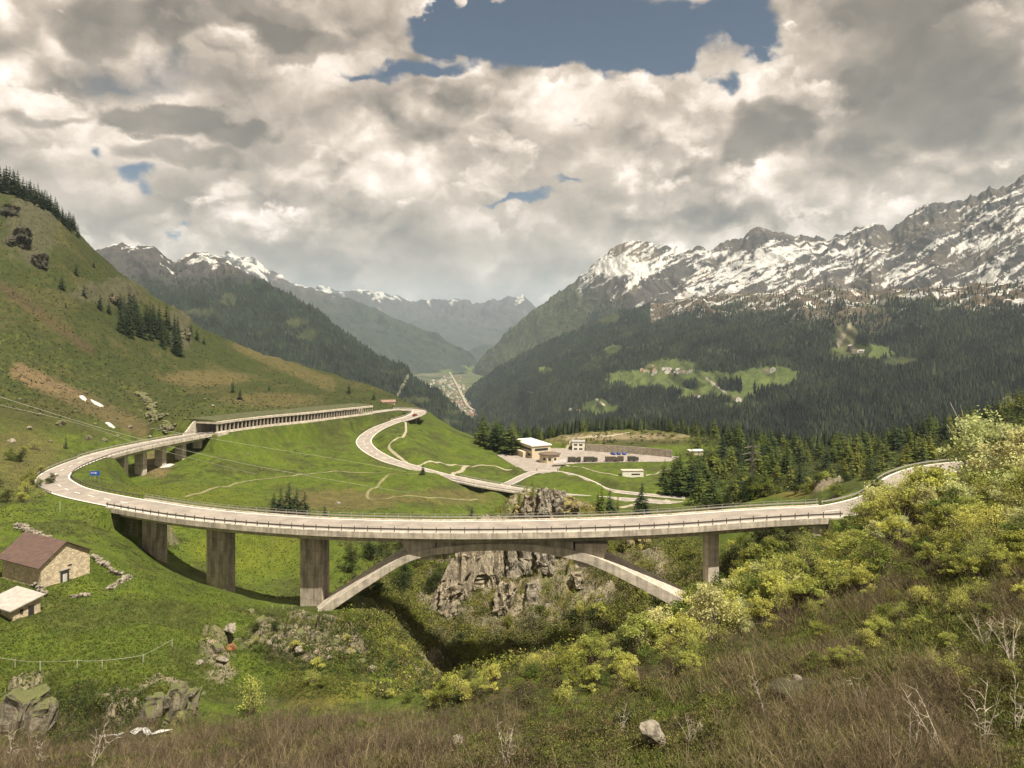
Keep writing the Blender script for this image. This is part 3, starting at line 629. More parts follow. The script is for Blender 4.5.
M_OLIVE = simple('olive_canvas', (.045, .042, .028), .85, 1.5, .2)
M_OLIVE2 = simple('brown_canvas', (.075, .055, .038), .85, 1.5, .2)
M_SKIN = simple('skin', (.42, .26, .18), .6, 4, .05); M_CLOTH = simple('dark_cloth', (.03, .03, .04), .9, 6, .2); M_CLOTH2 = simple('brown_cloth', (.10, .05, .03), .9, 6, .2)
M_WIRE = simple('pale_cable', (.42, .40, .33), .5, 3, .1)
def stone_mat(name, c, sc=2.2, mortar=(.16, .13, .10)):
    m, nt, b = new_mat(name); co = nt.nodes.new('ShaderNodeTexCoord').outputs['Object']
    co = mapping(nt, co, (1, 1, 1.7)); v = nt.nodes.new('ShaderNodeTexVoronoi'); v.inputs['Scale'].default_value = sc; nt.links.new(co, v.inputs['Vector'])
    v2 = nt.nodes.new('ShaderNodeTexVoronoi'); v2.feature = 'DISTANCE_TO_EDGE'; v2.inputs['Scale'].default_value = sc; nt.links.new(co, v2.inputs['Vector'])
    sp = nt.nodes.new('ShaderNodeSeparateColor'); nt.links.new(v.outputs['Color'], sp.inputs[0])
    k = ramp(nt, sp.outputs[0], [(0, tuple(x * .7 for x in c)), (.5, c), (1, tuple(min(1, x * 1.3) for x in c))])
    k = mixc(nt, mortar, k, ramp(nt, v2.outputs['Distance'], [(.02, 0.), (.09, 1.)])); k = mixc(nt, k, ramp(nt, noise(nt, .6, 6, .65, co), [(.3, .7), (.7, 1.2)]), .8, 'MULTIPLY')
    nt.links.new(k, b.inputs['Base Color']); b.inputs['Roughness'].default_value = .92; bump(nt, b, v2.outputs['Distance'], .6, .12); return m
M_STONE = stone_mat('rubble_stone', (.46, .375, .25), 2.2, (.34, .27, .18))
M_RETAIN = stone_mat('retaining_stone', (.27, .23, .17), .9)
def rock_mat(name, c, lich=(.20, .17, .045), amt=.5):
    m, nt, b = new_mat(name); co = nt.nodes.new('ShaderNodeTexCoord').outputs['Object']
    n1 = noise(nt, .55, 8, .65, co); n2 = noise(nt, 3.5, 6, .7, co)
    k = ramp(nt, n1, [(.3, tuple(x * .6 for x in c)), (.55, c), (.75, tuple(x * 1.4 for x in c))]); k = mixc(nt, k, ramp(nt, n2, [(.3, .5), (.65, 1.25)]), .8, 'MULTIPLY')
    vo = nt.nodes.new('ShaderNodeTexVoronoi'); vo.feature = 'DISTANCE_TO_EDGE'; vo.inputs['Scale'].default_value = .75; wv_ = nt.nodes.new('ShaderNodeVectorMath'); wv_.operation = 'ADD'
    nv = nt.nodes.new('ShaderNodeTexNoise'); nv.inputs['Scale'].default_value = 1.2; nv.inputs['Detail'].default_value = 5; nt.links.new(co, nv.inputs['Vector']); nt.links.new(mapping(nt, co, (1, 1, .35)), wv_.inputs[0]); nt.links.new(nv.outputs['Color'], wv_.inputs[1]); nt.links.new(wv_.outputs[0], vo.inputs['Vector'])
    k = mixc(nt, k, ramp(nt, vo.outputs['Distance'], [(0., .3), (.06, 1.)]), .85, 'MULTIPLY')
    geo = nt.nodes.new('ShaderNodeNewGeometry'); sp = nt.nodes.new('ShaderNodeSeparateXYZ'); nt.links.new(geo.outputs['Normal'], sp.inputs[0])
    up = nt.nodes.new('ShaderNodeMath'); up.operation = 'MULTIPLY_ADD'; nt.links.new(n2, up.inputs[0]); up.inputs[1].default_value = 1.2; nt.links.new(sp.outputs[2], up.inputs[2])
    k = mixc(nt, k, lich, ramp(nt, up.outputs[0], [(.62 + .6 * (1 - amt), 0.), (.9 + .6 * (1 - amt), 1.)])) if amt > 0 else k
    nt.links.new(k, b.inputs['Base Color']); b.inputs['Roughness'].default_value = .95; bump(nt, b, n1, 1., .6); return m
M_ROCK = rock_mat('grey_rock', (.30, .25, .175), (.15, .14, .05), .35); M_ROCKB = rock_mat('brown_bank_rock', (.185, .155, .11), (.10, .105, .035), .45); M_ROCKY = rock_mat('ochre_rock', (.23, .185, .115), (.19, .16, .045), .5); M_ROCKP = rock_mat('pale_rock', (.25, .215, .16), (.15, .135, .05), .2)
M_ROCKO = rock_mat('orange_rock', (.24, .11, .04), amt=0)

# ------------------------------------------------------------------ roads
def strip(C, o0, o1, dz, mat, name):
    return sweep(C, [(o0, dz), (o1, dz)], mat, name, closed=False, caps=False)
def dashes(C, off, w, on_, per, dz, mat, name):
    mbv, f = [], []; T, S = frames(C); s = np.concatenate([[0], np.cumsum(np.linalg.norm(np.diff(C, axis=0), axis=1))]); n = 0
    for a in np.arange(1, s[-1] - on_, per):
        q = [np.array([np.interp(x, s, C[:, k]) for k in range(3)]) for x in np.linspace(a, a + on_, 3)]; r = [np.array([np.interp(x, s, S[:, k]) for k in range(3)]) for x in np.linspace(a, a + on_, 3)]
        for p, d in zip(q, r): mbv += [p + d * (off - w) + [0, 0, dz], p + d * (off + w) + [0, 0, dz]]
        f += [(n, n + 1, n + 3, n + 2), (n + 2, n + 3, n + 5, n + 4)]; n += 6
    return mesh_np(name, np.array(mbv), np.array(f), mat)
def paved(C, parent, half=RW, w=.16, dz=0.0, dash=True):
    """road surface with its white lines; free standing pieces are part of the setting"""
    st = None if parent else 'structure'
    tag(link('road_surface' if parent else 'road', strip(C, -half, half, .02 + dz, M_ASPH, 'road'), parent), kind=st)
    for o in (-half + .35, half - .35): tag(link('edge_line' if parent else 'road_marking', strip(C, o - w, o + w, .03 + dz, M_PAINT, 'edge_line'), parent), kind=st)
    if dash: tag(link('lane_marking' if parent else 'road_marking', dashes(C, 0, w * .8, 3., 7.5, .03 + dz, M_PAINT, 'lane_marking'), parent), kind=st)
def s_rng(a, b): return ROAD[(RS >= a - .01) & (RS <= b + .01)]
POSTME = {}
def railing(C, off, parent, name='railing', spacing=2.75, h=1.0, mat=None, rails=((.72, .30, .07),), post=.07, limit=100, base=.0):
    mat = mat or M_STEEL; T, S = frames(C)
    V = []; fs = []; b0 = 0
    for (zz, hh, tt) in rails:
        me_prof = [(off - tt, zz - hh / 2 + base), (off + tt, zz - hh / 2 + base), (off + tt, zz + hh / 2 + base), (off - tt, zz + hh / 2 + base)]
        pr = np.array(me_prof); n = 4; v = (C[:, None] + S[:, None] * pr[None, :, :1] + np.array([0, 0, 1.]) * pr[None, :, 1:]).reshape(-1, 3)
        k = np.arange(4); i = np.arange(len(C) - 1); a = (i[:, None] * n + k).ravel() + b0; b = (i[:, None] * n + (k + 1) % n).ravel() + b0
        V.append(v); fs.append(np.stack([a, b, b + n, a + n], 1)); b0 += len(v)
    r = link(name, mesh_np(name, np.concatenate(V), fs, mat), parent)
    key = (h, post, mat.name)
    if key not in POSTME:
        m = MB(); m.box((0, 0, h / 2), (post * 2, post * 2, h)); POSTME[key] = m.mesh('post', mat)
    s = np.concatenate([[0], np.cumsum(np.linalg.norm(np.diff(C, axis=0), axis=1))]); k = max(2, min(limit, int(s[-1] / spacing)))
    for q in np.linspace(.4, s[-1] - .4, k):
        p = [np.interp(q, s, C[:, j]) + off * np.interp(q, s, S[:, j]) for j in range(3)]; p[2] += base
        link('post', POSTME[key], r, p)
    return r

DECK = [(-5.25, .16), (-5.25, -1.0), (-3.1, -1.2), (-2.7, -2.5), (2.7, -2.5), (3.1, -1.2), (5.25, -1.0), (5.25, .16), (4.55, .16), (4.55, 0), (-4.55, 0), (-4.55, .16)]
def pier(parent, x, y, top, wx, wy, rz, sink=1.5, mat=None, taper=1.0):
    b = min(gz(x, y), gz(x - wx / 2, y), gz(x + wx / 2, y)) - sink; m = MB(); m.box((0, 0, (top - b) / 2 + b), (wx, wy, top - b), rz, taper=taper)
    return m.build('pier', mat or M_CONC2, parent, loc=(x, y, 0))
def along(C, u):
    k = np.argmin(np.abs(CU + F * C[:, 0] / C[:, 1] - u)); T = frames(C)[0][k]; return C[k], math.atan2(T[1], T[0])

# arch bridge over the gorge
CB = s_rng(S_ABR, S_ABL)
t = empty('arch_bridge', (0, 0, 0), 0, 'long curved concrete road bridge on one shallow arch spanning the gorge', 'bridge')
link('deck', sweep(CB, DECK, M_CONC, 'deck'), t)
paved(CB, t, dash=False)
railing(CB, -4.9, t, spacing=2.75, h=1.1, base=.16, rails=((.62, .30, .06),), limit=70)
railing(CB, 4.9, t, spacing=2.75, h=1.2, mat=M_GALV, base=.16, rails=((.55, .26, .05), (1.12, .05, .03)), limit=70, post=.05)
for u, wx, wy in ((156, 5.8, 2.6), (223, 5.7, 2.8), (317, 5.2, 3.0)):
    c, a = along(CB, u); pier(t, c[0], c[1], c[2] - 2.45, wx, wy, a)
c, a = along(CB, 711); pier(t, c[0], c[1], c[2] - 2.4, 2.2, 3.0, a, mat=M_CONC)
for u in (789,): c, a = along(CB, u); pier(t, c[0], c[1], c[2] - 2.4, 1.2, 3.6, a)
AR = catmull([(-46, 0, -62.8), (-40, 0, -58.4), (-30, 0, -51.5), (-20.5, 0, -45.8), (-11, 0, -43.9), (-2, 0, -43.3), (6, 0, -43.5), (15.5, 0, -45.2), (27, 0, -50.2), (38.5, 0, -56.2), (46, 0, -60.4)], 1.0)
V = []; 
for i, p in enumerate(AR):
    d = AR[min(i + 1, len(AR) - 1)] - AR[max(i - 1, 0)]; d /= np.linalg.norm(d); nrm = np.array([-d[2], 0, d[0]])
    k = abs(p[0] + 2) / 42; th = (.58 + .2 * k) if p[0] < -14 else (.75 + .35 * k if p[0] > 8 else .7); wd = 3.2 + 1.3 * k
    for sy, sz in ((-1, -1), (-1, 1), (1, 1), (1, -1)):
        q = p + nrm * th * sz; V.append((q[0], 142.6 - .096 * q[0] + sy * wd, q[2]))
i = np.arange(len(AR) - 1)[:, None]; k = np.arange(4)[None]; Fq = np.stack([i * 4 + k, i * 4 + (k + 1) % 4, (i + 1) * 4 + (k + 1) % 4, (i + 1) * 4 + k], -1).reshape(-1, 4)
link('arch', mesh_np('arch', V, Fq, M_CONC), t)
for x0, x1, zb in ((-23, -15.5, -46.4), (12.5, 19, -46.8)):
    m = MB(); yc = 142.6 - .048 * (x0 + x1); zt = -42.2
    sx = -1 if x0 < 0 else 1
    xa, xb = (x0, x1)
    lo = (xa + 3, xb) if sx < 0 else (xa, xb - 1.5)
    vs = [(xx, yc + sy * 3.05, zz) for sy in (-1, 1) for xx, zz in ((xa, zt), (xb, zt), (lo[1], zb), (lo[0], zb))]
    m.add(vs, [(0, 3, 2, 1), (4, 5, 6, 7), (0, 1, 5, 4), (1, 2, 6, 5), (2, 3, 7, 6), (3, 0, 4, 7)]); m.build('spandrel_wall', M_CONC, t)
# crown girder between the spandrels
k = AR[(AR[:, 0] > -15.6) & (AR[:, 0] < 12.6)]; m = MB(); n = len(k)
vs = [(p[0], 142.6 - .096 * p[0] + sy * 2.95, zz) for p in k for sy, zz in ((-1, p[2] + .2), (-1, -41.9), (1, -41.9), (1, p[2] + .2))]
m.add(vs, [(i * 4 + j, i * 4 + (j + 1) % 4, (i + 1) * 4 + (j + 1) % 4, (i + 1) * 4 + j) for i in range(n - 1) for j in range(4)]); m.build('crown_wall', M_CONC2, t)
c, a = along(CB, 838); m = MB(); m.box((0, 0, -3.4), (11, 8.2, 4.6), 0, taper=1.0); o = m.build('abutment', M_CONC, t, loc=tuple(c)); o.rotation_euler = (0, 0, a)
c, a = along(CB, 822); m = MB(); m.add([(-6, -4.2, -1.1), (3, -4.2, -1.1), (3, -4.2, -6.5), (-6, 4.2, -1.1), (3, 4.2, -1.1), (3, 4.2, -6.5)], [(0, 2, 1), (3, 4, 5), (0, 1, 4, 3), (1, 2, 5, 4), (2, 0, 3, 5)]); o = m.build('wing_wall', M_CONC, t, loc=tuple(c)); o.rotation_euler = (0, 0, a + math.pi)
c, a = along(CB, 106); m = MB(); m.box((0, 0, -2.6), (4, 7.6, 3), 0); o = m.build('abutment', M_CONC, t, loc=tuple(c)); o.rotation_euler = (0, 0, a)

# ground roads between the structures
for a, b in ((0, S_ABR), (S_ABL, S_V0), (S_G1, S_H0), (S_H1, S_L0), (S_L1, RS[-1])):
    paved(ROAD[(RS >= a - 1.7) & (RS <= b + 1.7)] if b - a > 3 else ROAD[:2], None)
paved(SIDE, None, 2.9, dash=False)
g1 = empty('guardrail', (0, 0, 0), 0, 'dark steel crash barrier lining the inside of the left road bend', 'guardrail', 'crash barriers along the road')
railing(s_rng(S_ABL + .5, S_V0), 4.75, g1, 'beam', limit=40, h=.85)
g2 = empty('guardrail', (0, 0, 0), 0, 'steel crash barrier on the outer side of the left road bend', 'guardrail', 'crash barriers along the road')
railing(s_rng(S_ABL + 26, S_V0), -4.75, g2, 'beam', limit=40, h=.8, mat=M_GALV, rails=((.6, .28, .05),))
g3 = empty('guardrail', (0, 0, 0), 0, 'grey crash barrier round the road bend behind the pale bushes', 'guardrail', 'crash barriers along the road')
railing(s_rng(6, S_ABR - 1), 4.75, g3, 'beam', limit=40, h=.9, mat=M_GALV, rails=((.6, .3, .05),))

# slender viaduct behind the left bend
def viaduct(a, b, name, label, us_, wx, wy, deck=None, rail=True, mat=None, post=60):
    C = s_rng(a, b); t = empty(name, (0, 0, 0), 0, label, 'bridge')
    link('deck', sweep(C, deck or DECK, M_CONC, 'deck'), t); paved(C, t, dash=False)
    if rail:
        railing(C, 4.9, t, h=1.0, base=.16, mat=M_GALV, limit=post); railing(C, -4.9, t, h=1.0, base=.16, mat=M_GALV, limit=post)
    T, S = frames(C)
    for u in us_:
        c, an = along(C, u); pier(t, c[0], c[1], c[2] - 2.3, wx, wy, an, mat=mat or M_CONC)
    return t
viaduct(S_V0, S_V1, 'viaduct', 'pale road viaduct on five slab piers leading up to the gallery', (121, 140.5, 160, 179.5, 198), 2.4, 3.6)
TH = [(-5.1, .16), (-5.1, -.5), (-3, -1.3), (3, -1.3), (5.1, -.5), (5.1, .16), (4.5, .16), (4.5, 0), (-4.5, 0), (-4.5, .16)]
C = s_rng(S_H0, S_H1); t = viaduct(S_H0, S_H1, 'hairpin_bridge', 'small curved bridge on thin columns at the far hairpin', (), 1, 1, TH, True, post=24)
for q_ in (.42, .58, .72, .86):
    c = C[int(len(C) * q_)]; pier(t, c[0], c[1], c[2] - 1.2, 1.2, 1.2, 0, 2)
C = s_rng(S_L0, S_L1); t = viaduct(S_L0, S_L1, 'valley_bridge', 'low flat road bridge on paired columns beside the rocky knoll', (), 1, 1, TH, True, post=40)
for u in (482, 489, 520): c, an = along(C, u); pier(t, c[0], c[1], c[2] - 1.2, 1.3, 1.3, an, 2)

# avalanche gallery
CG = s_rng(S_G0, S_G1); t = empty('avalanche_gallery', (0, 0, 0), 0, 'long concrete avalanche gallery with a row of open columns on the hillside', 'gallery')
link('roof', sweep(CG, [(-7, 5.0), (-7, 4.4), (5.5, 4.3), (6.0, 4.2), (6.0, 5.2), (5.2, 5.3)], M_CONC, 'roof'), t)
link('turf_cover', sweep(CG, [(5.0, 5.25), (5.0, 5.4), (2.5, 6.0), (-4, 6.3), (-9, 6.4), (-9, 4.6), (-7.1, 4.6), (-7.1, 5.1)], M_TURF, 'turf_cover'), t)
link('sill_wall', sweep(CG, [(4.8, .75), (5.8, .75), (6.3, -2.6), (4.8, -2.6)], M_CONC, 'sill_wall'), t)
link('back_wall', sweep(CG, [(-6.2, -1), (-5.6, -1), (-5.6, 5.2), (-6.2, 5.2)], M_CONC2, 'back_wall'), t)
paved(CG, t, dash=False)
m = MB(); m.box((0, 0, 1.9), (.5, .7, 3.9)); cm = m.mesh('column', M_CONC2)
s = np.concatenate([[0], np.cumsum(np.linalg.norm(np.diff(CG, axis=0), axis=1))]); T, S = frames(CG)
for q_ in np.linspace(.5, s[-1] - .6, 50):
    p = [np.interp(q_, s, CG[:, j]) + 5.35 * np.interp(q_, s, S[:, j]) for j in range(3)]; p[2] += .6
    o = link('column', cm, t, p); o.rotation_euler = (0, 0, math.atan2(np.interp(q_, s, T[:, 1]), np.interp(q_, s, T[:, 0])))
a0 = math.atan2(T[0][1], T[0][0])
m = MB(); m.add([(0, -14, 6.0), (0, -5.2, 5.4), (0, -5.2, -1), (-1, -14, 4.5), (.6, -14, 6.0), (.6, -5.2, 5.4), (.6, -5.2, -1), (-.4, -14, 4.5)][:0] or [(-9, 5.3, -.5), (-.1, 5.3, -.5), (-.1, 5.3, 5.3), (-1.2, 5.3, 5.3), (-9, 5.9, -.5), (-.1, 5.9, -.5), (-.1, 5.9, 5.3), (-1.2, 5.9, 5.3)],
             [(0, 1, 2, 3), (7, 6, 5, 4), (0, 4, 5, 1), (1, 5, 6, 2), (2, 6, 7, 3), (3, 7, 4, 0)])
o = m.build('portal_wall', M_CONC, t, loc=tuple(CG[0])); o.rotation_euler = (0, 0, a0)
m = MB(); m.add([(-1.5, -7.2, -2.4), (6, -7.2, -3.2), (6, -7.2, .5), (-1.5, -7.2, .5), (-1.5, -4.8, -2.4), (6, -4.8, -2.4), (6, -4.8, .5), (-1.5, -4.8, .5)], [(0, 1, 2, 3), (7, 6, 5, 4), (0, 4, 5, 1), (1, 5, 6, 2), (2, 6, 7, 3), (3, 7, 4, 0)])
o = m.build('plinth', M_CONC, t, loc=tuple(CG[0])); o.rotation_euler = (0, 0, a0)
# turf-covered ramp wall beyond the upper end
m = MB(); c = CG[-1]; m.box((0, 0, 0), (9, .8, 4.5), 0, taper=.8); o = m.build('wing_wall', M_CONC, t, loc=(c[0] - 6, c[1] + 8, c[2] + 2.2)); o.rotation_euler = (0, 0, R(70))

# gravel tracks on the meadows, draped on the ground
def drape(pts, w, mat=M_TRACK, name='path', lift=.10, kind='structure'):
    C = catmull([at(*p) if len(p) in (2, 4) else p for p in pts], 1.0); T, S = frames(C); n = 3
    offs = np.array([-w / 2, 0, w / 2]); X = C[:, None, 0] + S[:, None, 0] * offs; Y = C[:, None, 1] + S[:, None, 1] * offs
    Zg = ground_z(X.ravel(), Y.ravel()).reshape(X.shape) + lift
    V = np.stack([X, Y, Zg], -1).reshape(-1, 3); i = np.arange(len(C) - 1)[:, None]; k = np.arange(2)[None]
    Q = np.stack([i * n + k, i * n + k + 1, (i + 1) * n + k + 1, (i + 1) * n + k], -1).reshape(-1, 4)
    o = link(name, mesh_np(name, V, Q, mat, True)); tag(o, kind=kind); return o
d = (230., 560.)
drape([(404, 420, *d), (406, 428, *d), (404, 436, *d), (394, 441, *d), (389, 447, *d), (394, 454, *d), (405, 462, *d), (418, 466, *d), (450, 466, *d), (480, 466, *d), (512, 470, *d)], 1.3, M_TRACK)
drape([(468, 466, *d), (460, 472, *d), (452, 476, *d)], 2.2)
drape([(395, 474, *d), (380, 483, *d), (368, 493, *d), (372, 500, *d), (400, 497, *d), (440, 498, *d), (478, 500, *d)], 1.2, M_TRACK2)
drape([(256, 480, 230., 420.), (300, 475, 230., 420.), (350, 473, 230., 420.), (420, 474, 230., 420.)], .9, M_TRACK2)
drape([(185, 497, 190., 420.), (210, 490, 190., 420.), (240, 483, 190., 420.), (256, 480, 190., 420.)], 1.0, M_TRACK2)
drape([(620, 508, 250., 420.), (640, 503, 250., 420.), (668, 500, 250., 420.)], 2.4)
drape([(566, 466, 300., 450.), (590, 470, 300., 450.), (618, 476, 300., 450.)], 1.4); drape([(646, 476, 300., 450.), (660, 472, 300., 450.), (672, 469, 300., 450.)], 1.4)
drape([(564, 450, 380., 520.), (569, 443, 380., 520.), (574, 439, 380., 520.)], 2.)
drape([(568, 438, 440., 560.), (600, 436, 440., 560.), (630, 433, 440., 560.)], 3., M_TRACK)
m_ = np.array(YARD); yv = [(p[0], p[1], Z + .0) for p in YARD]
mb = MB(); mb.add(yv, [tuple(range(len(yv)))]); tag(mb.build('yard_pavement', M_ASPH), kind='structure')

# ------------------------------------------------------------------ the stone barn and the shed
t = empty('stone_barn', (*HB, -45.1), 0, 'old stone barn with a rusty red pitched roof on the left meadow', 'barn')
def L3(a, b, z): q = GD * a + AX * b; return (q[0], q[1], z)
W_, Ln, H_, Rg = 8.6, 12., 4.1, 7.0
m = MB(); vs = [L3(a, b, z) for b in (0, Ln) for a, z in ((0, -1.2), (W_, -1.2), (W_, H_ + .3), (W_ * .48, Rg), (0, H_))]
m.add(vs, [(0, 1, 2, 3, 4), (9, 8, 7, 6, 5), (0, 5, 6, 1), (1, 6, 7, 2), (0, 4, 9, 5)]); m.build('wall', M_STONE, t)
m = MB(); e_ = .5
for a0_, z0_, a1_, z1_ in ((-.7, H_ - .5, W_ * .48, Rg + .12), (W_ * .48, Rg + .12, W_ + .5, H_ + .02)):
    vs = [L3(a, b, z + dz) for dz in (0, .16) for a, z, b in ((a0_, z0_, -e_), (a1_, z1_, -e_), (a1_, z1_, Ln + e_), (a0_, z0_, Ln + e_))]
    m.add(vs, [(3, 2, 1, 0), (4, 5, 6, 7), (0, 1, 5, 4), (1, 2, 6, 5), (2, 3, 7, 6), (3, 0, 4, 7)])
m.build('roof', M_RUST, t)
def wallpanel(parent, a, w, z0, z1, mat, name, dep=.06, off=-.05, M=L3):
    m = MB(); vs = [M(x, y, z) for y in (off - dep, off + dep) for x, z in ((a, z0), (a + w, z0), (a + w, z1), (a, z1))]
    m.add(vs, [(0, 1, 2, 3), (7, 6, 5, 4), (0, 4, 5, 1), (1, 5, 6, 2), (2, 6, 7, 3), (3, 7, 4, 0)]); return m.build(name, mat, parent)
dr = wallpanel(t, 3.3, 1.5, -.2, 2.0, M_DARK, 'door', .05, -.03); wallpanel(dr, 3.65, .75, -.1, 1.35, M_WOOD, 'door_leaf', .04, -.12); wallpanel(t, 3.1, 1.9, 2.05, 2.3, M_STONE_L, 'lintel', .1, -.06)
wallpanel(t, 4.6, .7, 2.6, 2.8, M_DARK, 'vent_slot', .04, -.03)
sh = at(13, 606, 90, 130); SB = np.array([-80.2, 112.5]); sz_ = gz(*SB) - .2
t = empty('stone_shed', (*SB, sz_), 0, 'small stone shed with a pale slab roof below the barn', 'shed')
m = MB(); vs = [L3(a, b, z) for b in (0, 7) for a, z in ((0, -1.2), (4.2, -1.2), (4.2, 2.9), (0, 2.1))]; m.add(vs, [(0, 1, 2, 3), (7, 6, 5, 4), (0, 4, 5, 1), (1, 5, 6, 2), (2, 6, 7, 3), (3, 7, 4, 0)]); m.build('wall', M_STONE, t)
m = MB(); vs = [L3(a, b, z + dz) for dz in (0, .2) for a, z, b in ((-.8, 2.0, -.6), (4.6, 3.02, -.6), (4.6, 3.02, 7.5), (-.8, 2.0, 7.5))]; m.add(vs, [(3, 2, 1, 0), (4, 5, 6, 7), (0, 1, 5, 4), (1, 2, 6, 5), (2, 3, 7, 6), (3, 0, 4, 7)]); m.build('roof', M_STONE_L, t)
wallpanel(t, 2.3, .85, -.2, 1.8, M_DARK, 'door'); wallpanel(t, 1.1, .35, 1.0, 1.7, M_DARK, 'window')

# ------------------------------------------------------------------ stones
def ico(sub=2):
    bm = bmesh.new(); bmesh.ops.create_icosphere(bm, subdivisions=sub, radius=1); V = np.array([v.co[:] for v in bm.verts]); Fc = np.array([[v.index for v in f.verts] for f in bm.faces]); bm.free(); return V, Fc
IC1, IC2, IC3, IC4, IC5 = ico(1), ico(2), ico(3), ico(4), ico(6)
def stones(pts, size, rng, ic=IC1, flat_=.7):
    V0, F0 = ic; n = len(pts); size = np.broadcast_to(size, (n,))
    V = V0[None] * rng.uniform(.65, 1.15, (n, len(V0), 1)); th = rng.uniform(0, 6.28, n); c, s = np.cos(th)[:, None], np.sin(th)[:, None]
    sc = rng.uniform(.7, 1.4, (n, 1, 3)) * np.array([1, 1, flat_]); V = V * sc
    x = V[..., 0] * c - V[..., 1] * s; y = V[..., 0] * s + V[..., 1] * c
    V = np.stack([x, y, V[..., 2]], -1) * size[:, None, None] + np.asarray(pts)[:, None, :]
    return V.reshape(-1, 3), (F0[None] + (np.arange(n) * len(V0))[:, None, None]).reshape(-1, 3)
def dry_wall(pts, w, h, label, n, size=.35, mat=None, d=(60., 420.), seed=0, name='dry_stone_wall', cat='stone wall'):
    rng = np.random.default_rng(seed + 50); C = catmull([at(*p, *d) for p in pts], .5); k = rng.integers(0, len(C), n)
    P_ = C[k].copy(); P_[:, :2] += rng.normal(0, w / 2, (n, 2)); P_[:, 2] = ground_z(P_[:, 0], P_[:, 1]) + rng.uniform(0, h, n)
    V, Fc = stones(P_, rng.uniform(.6, 1.3, n) * size, rng); o = link(name, mesh_np(name, V, Fc, mat or M_ROCKP)); return tag(o, label, cat)
dry_wall([(20, 528), (38, 537), (54, 545)], .7, .9, 'tumbled dry stone wall running down behind the barn roof', 150, .45, seed=1)
dry_wall([(92, 558), (104, 566), (113, 574), (122, 577)], .5, .8, 'dry stone wall stub leaning against the barn\'s right corner', 110, .36, seed=2)
dry_wall([(110, 590), (120, 583), (130, 578)], .4, .6, 'short curved line of pale stones right of the barn', 60, .33, seed=3)
dry_wall([(73, 598), (80, 597), (88, 596)], .4, .4, 'low heap of pale stones in the grass below the barn door', 30, .38, seed=4, name='stone_heap', cat='stones')
dry_wall([(0, 612), (10, 606), (14, 604)], .8, .7, 'rubble pile spilled at the left foot of the shed', 60, .4, seed=5, name='stone_heap', cat='stones')
dry_wall([(36, 585), (39, 592), (44, 597)], .6, .9, 'rubble heap between the barn corner and the shed', 60, .35, seed=6, name='stone_heap', cat='stones')
dry_wall([(139, 394), (150, 407), (160, 419), (173, 431)], 2.2, 1.6, 'long dark bank of piled boulders climbing the hillside above the viaduct', 300, 1.1, M_ROCKB, (300., 460.), seed=7, name='stone_bank', cat='stone bank')
def boulder_mesh(seed, ic=IC3, mat=M_ROCK, amp=.35, name='boulder', cuts=9, sq=(1, 1, .75)):
    rng = np.random.default_rng(seed); V = ic[0].copy() * np.array(sq)
    for _ in range(cuts):                         # chip flat facets off
        n = rng.normal(size=3); n /= np.linalg.norm(n); dd = V @ n; lim = rng.uniform(.5, .8); V -= np.outer(np.maximum(0, dd - lim), n)
    nn = fbm(V[:, 0] * 2 + V[:, 2] * 1.3 + seed, V[:, 1] * 2 - V[:, 2], 4, seed); V *= (1 + amp * nn)[:, None]
    return mesh_np(name, V, ic[1], mat, False)
M_ROCKD = rock_mat('dark_rock', (.075, .064, .045), (.045, .045, .018), .4)
BMD = [boulder_mesh(30 + k, mat=M_ROCKD) for k in range(2)]  # dark boulders stand in for the shade of a hollow under an overhang
BM = [boulder_mesh(k, mat=M_ROCKB) for k in range(5)]; BMP = [boulder_mesh(20 + k, mat=M_ROCKP) for k in range(3)]
def boulder(u, v, size, label, me, d=(30., 600.), group=None, sink=.25, name='boulder', sc=(1, 1, 1)):
    p = at(u, v, *d); o = link(name, me, None, (p[0], p[1], p[2] + size * (.5 - sink))); o.scale = (size * sc[0], size * sc[1], size * sc[2]); o.rotation_euler = (random.uniform(-.2, .2), random.uniform(-.2, .2), random.uniform(0, 6.28))
    return tag(o, label, 'boulder', group)
boulder(652, 741, 1.1, 'pale grey boulder in the foreground brush at the bottom centre', BMP[0], (35., 80.))
boulder(789, 700, 1.25, 'dark boulder standing in for a shaded hollow among bare branches at the lower right', BMD[0], (35., 90.), sc=(1.3, 1, .9)); boulder(806, 692, 1.0, 'second dark boulder standing in for the shaded hollow, on its right', BMD[1], (35., 90.))
boulder(796, 690, .45, 'small pinkish stone lying on top of the dark boulders', BMP[1], (35., 90.), sink=-1.2); boulder(840, 690, .55, 'small pale stone beside the dark boulders', BMP[2], (35., 90.))
boulder(456, 745, .7, 'small grey rock in the brown brush at the bottom', BMP[1], (35., 90.)); boulder(372, 672, .9, 'white boulder at the foot of the rocky bank', BMP[2], (80., 140.))
boulder(232, 650, 1.0, 'orange lichen boulder in the rocky bank of the left meadow', boulder_mesh(40, mat=M_ROCKO), (90., 140.)); boulder(231, 641, 1.2, 'pale capstone lying on the orange boulder', BMP[0], (90., 140.), sc=(1.4, 1, .5), sink=-.6)
boulder(215, 650, 1.1, 'grey block left of the orange boulder', BM[2], (90., 140.)); boulder(222, 662, .8, 'flat pale block below the orange boulder', BMP[1], (90., 140.), sc=(1.3, 1, .6))
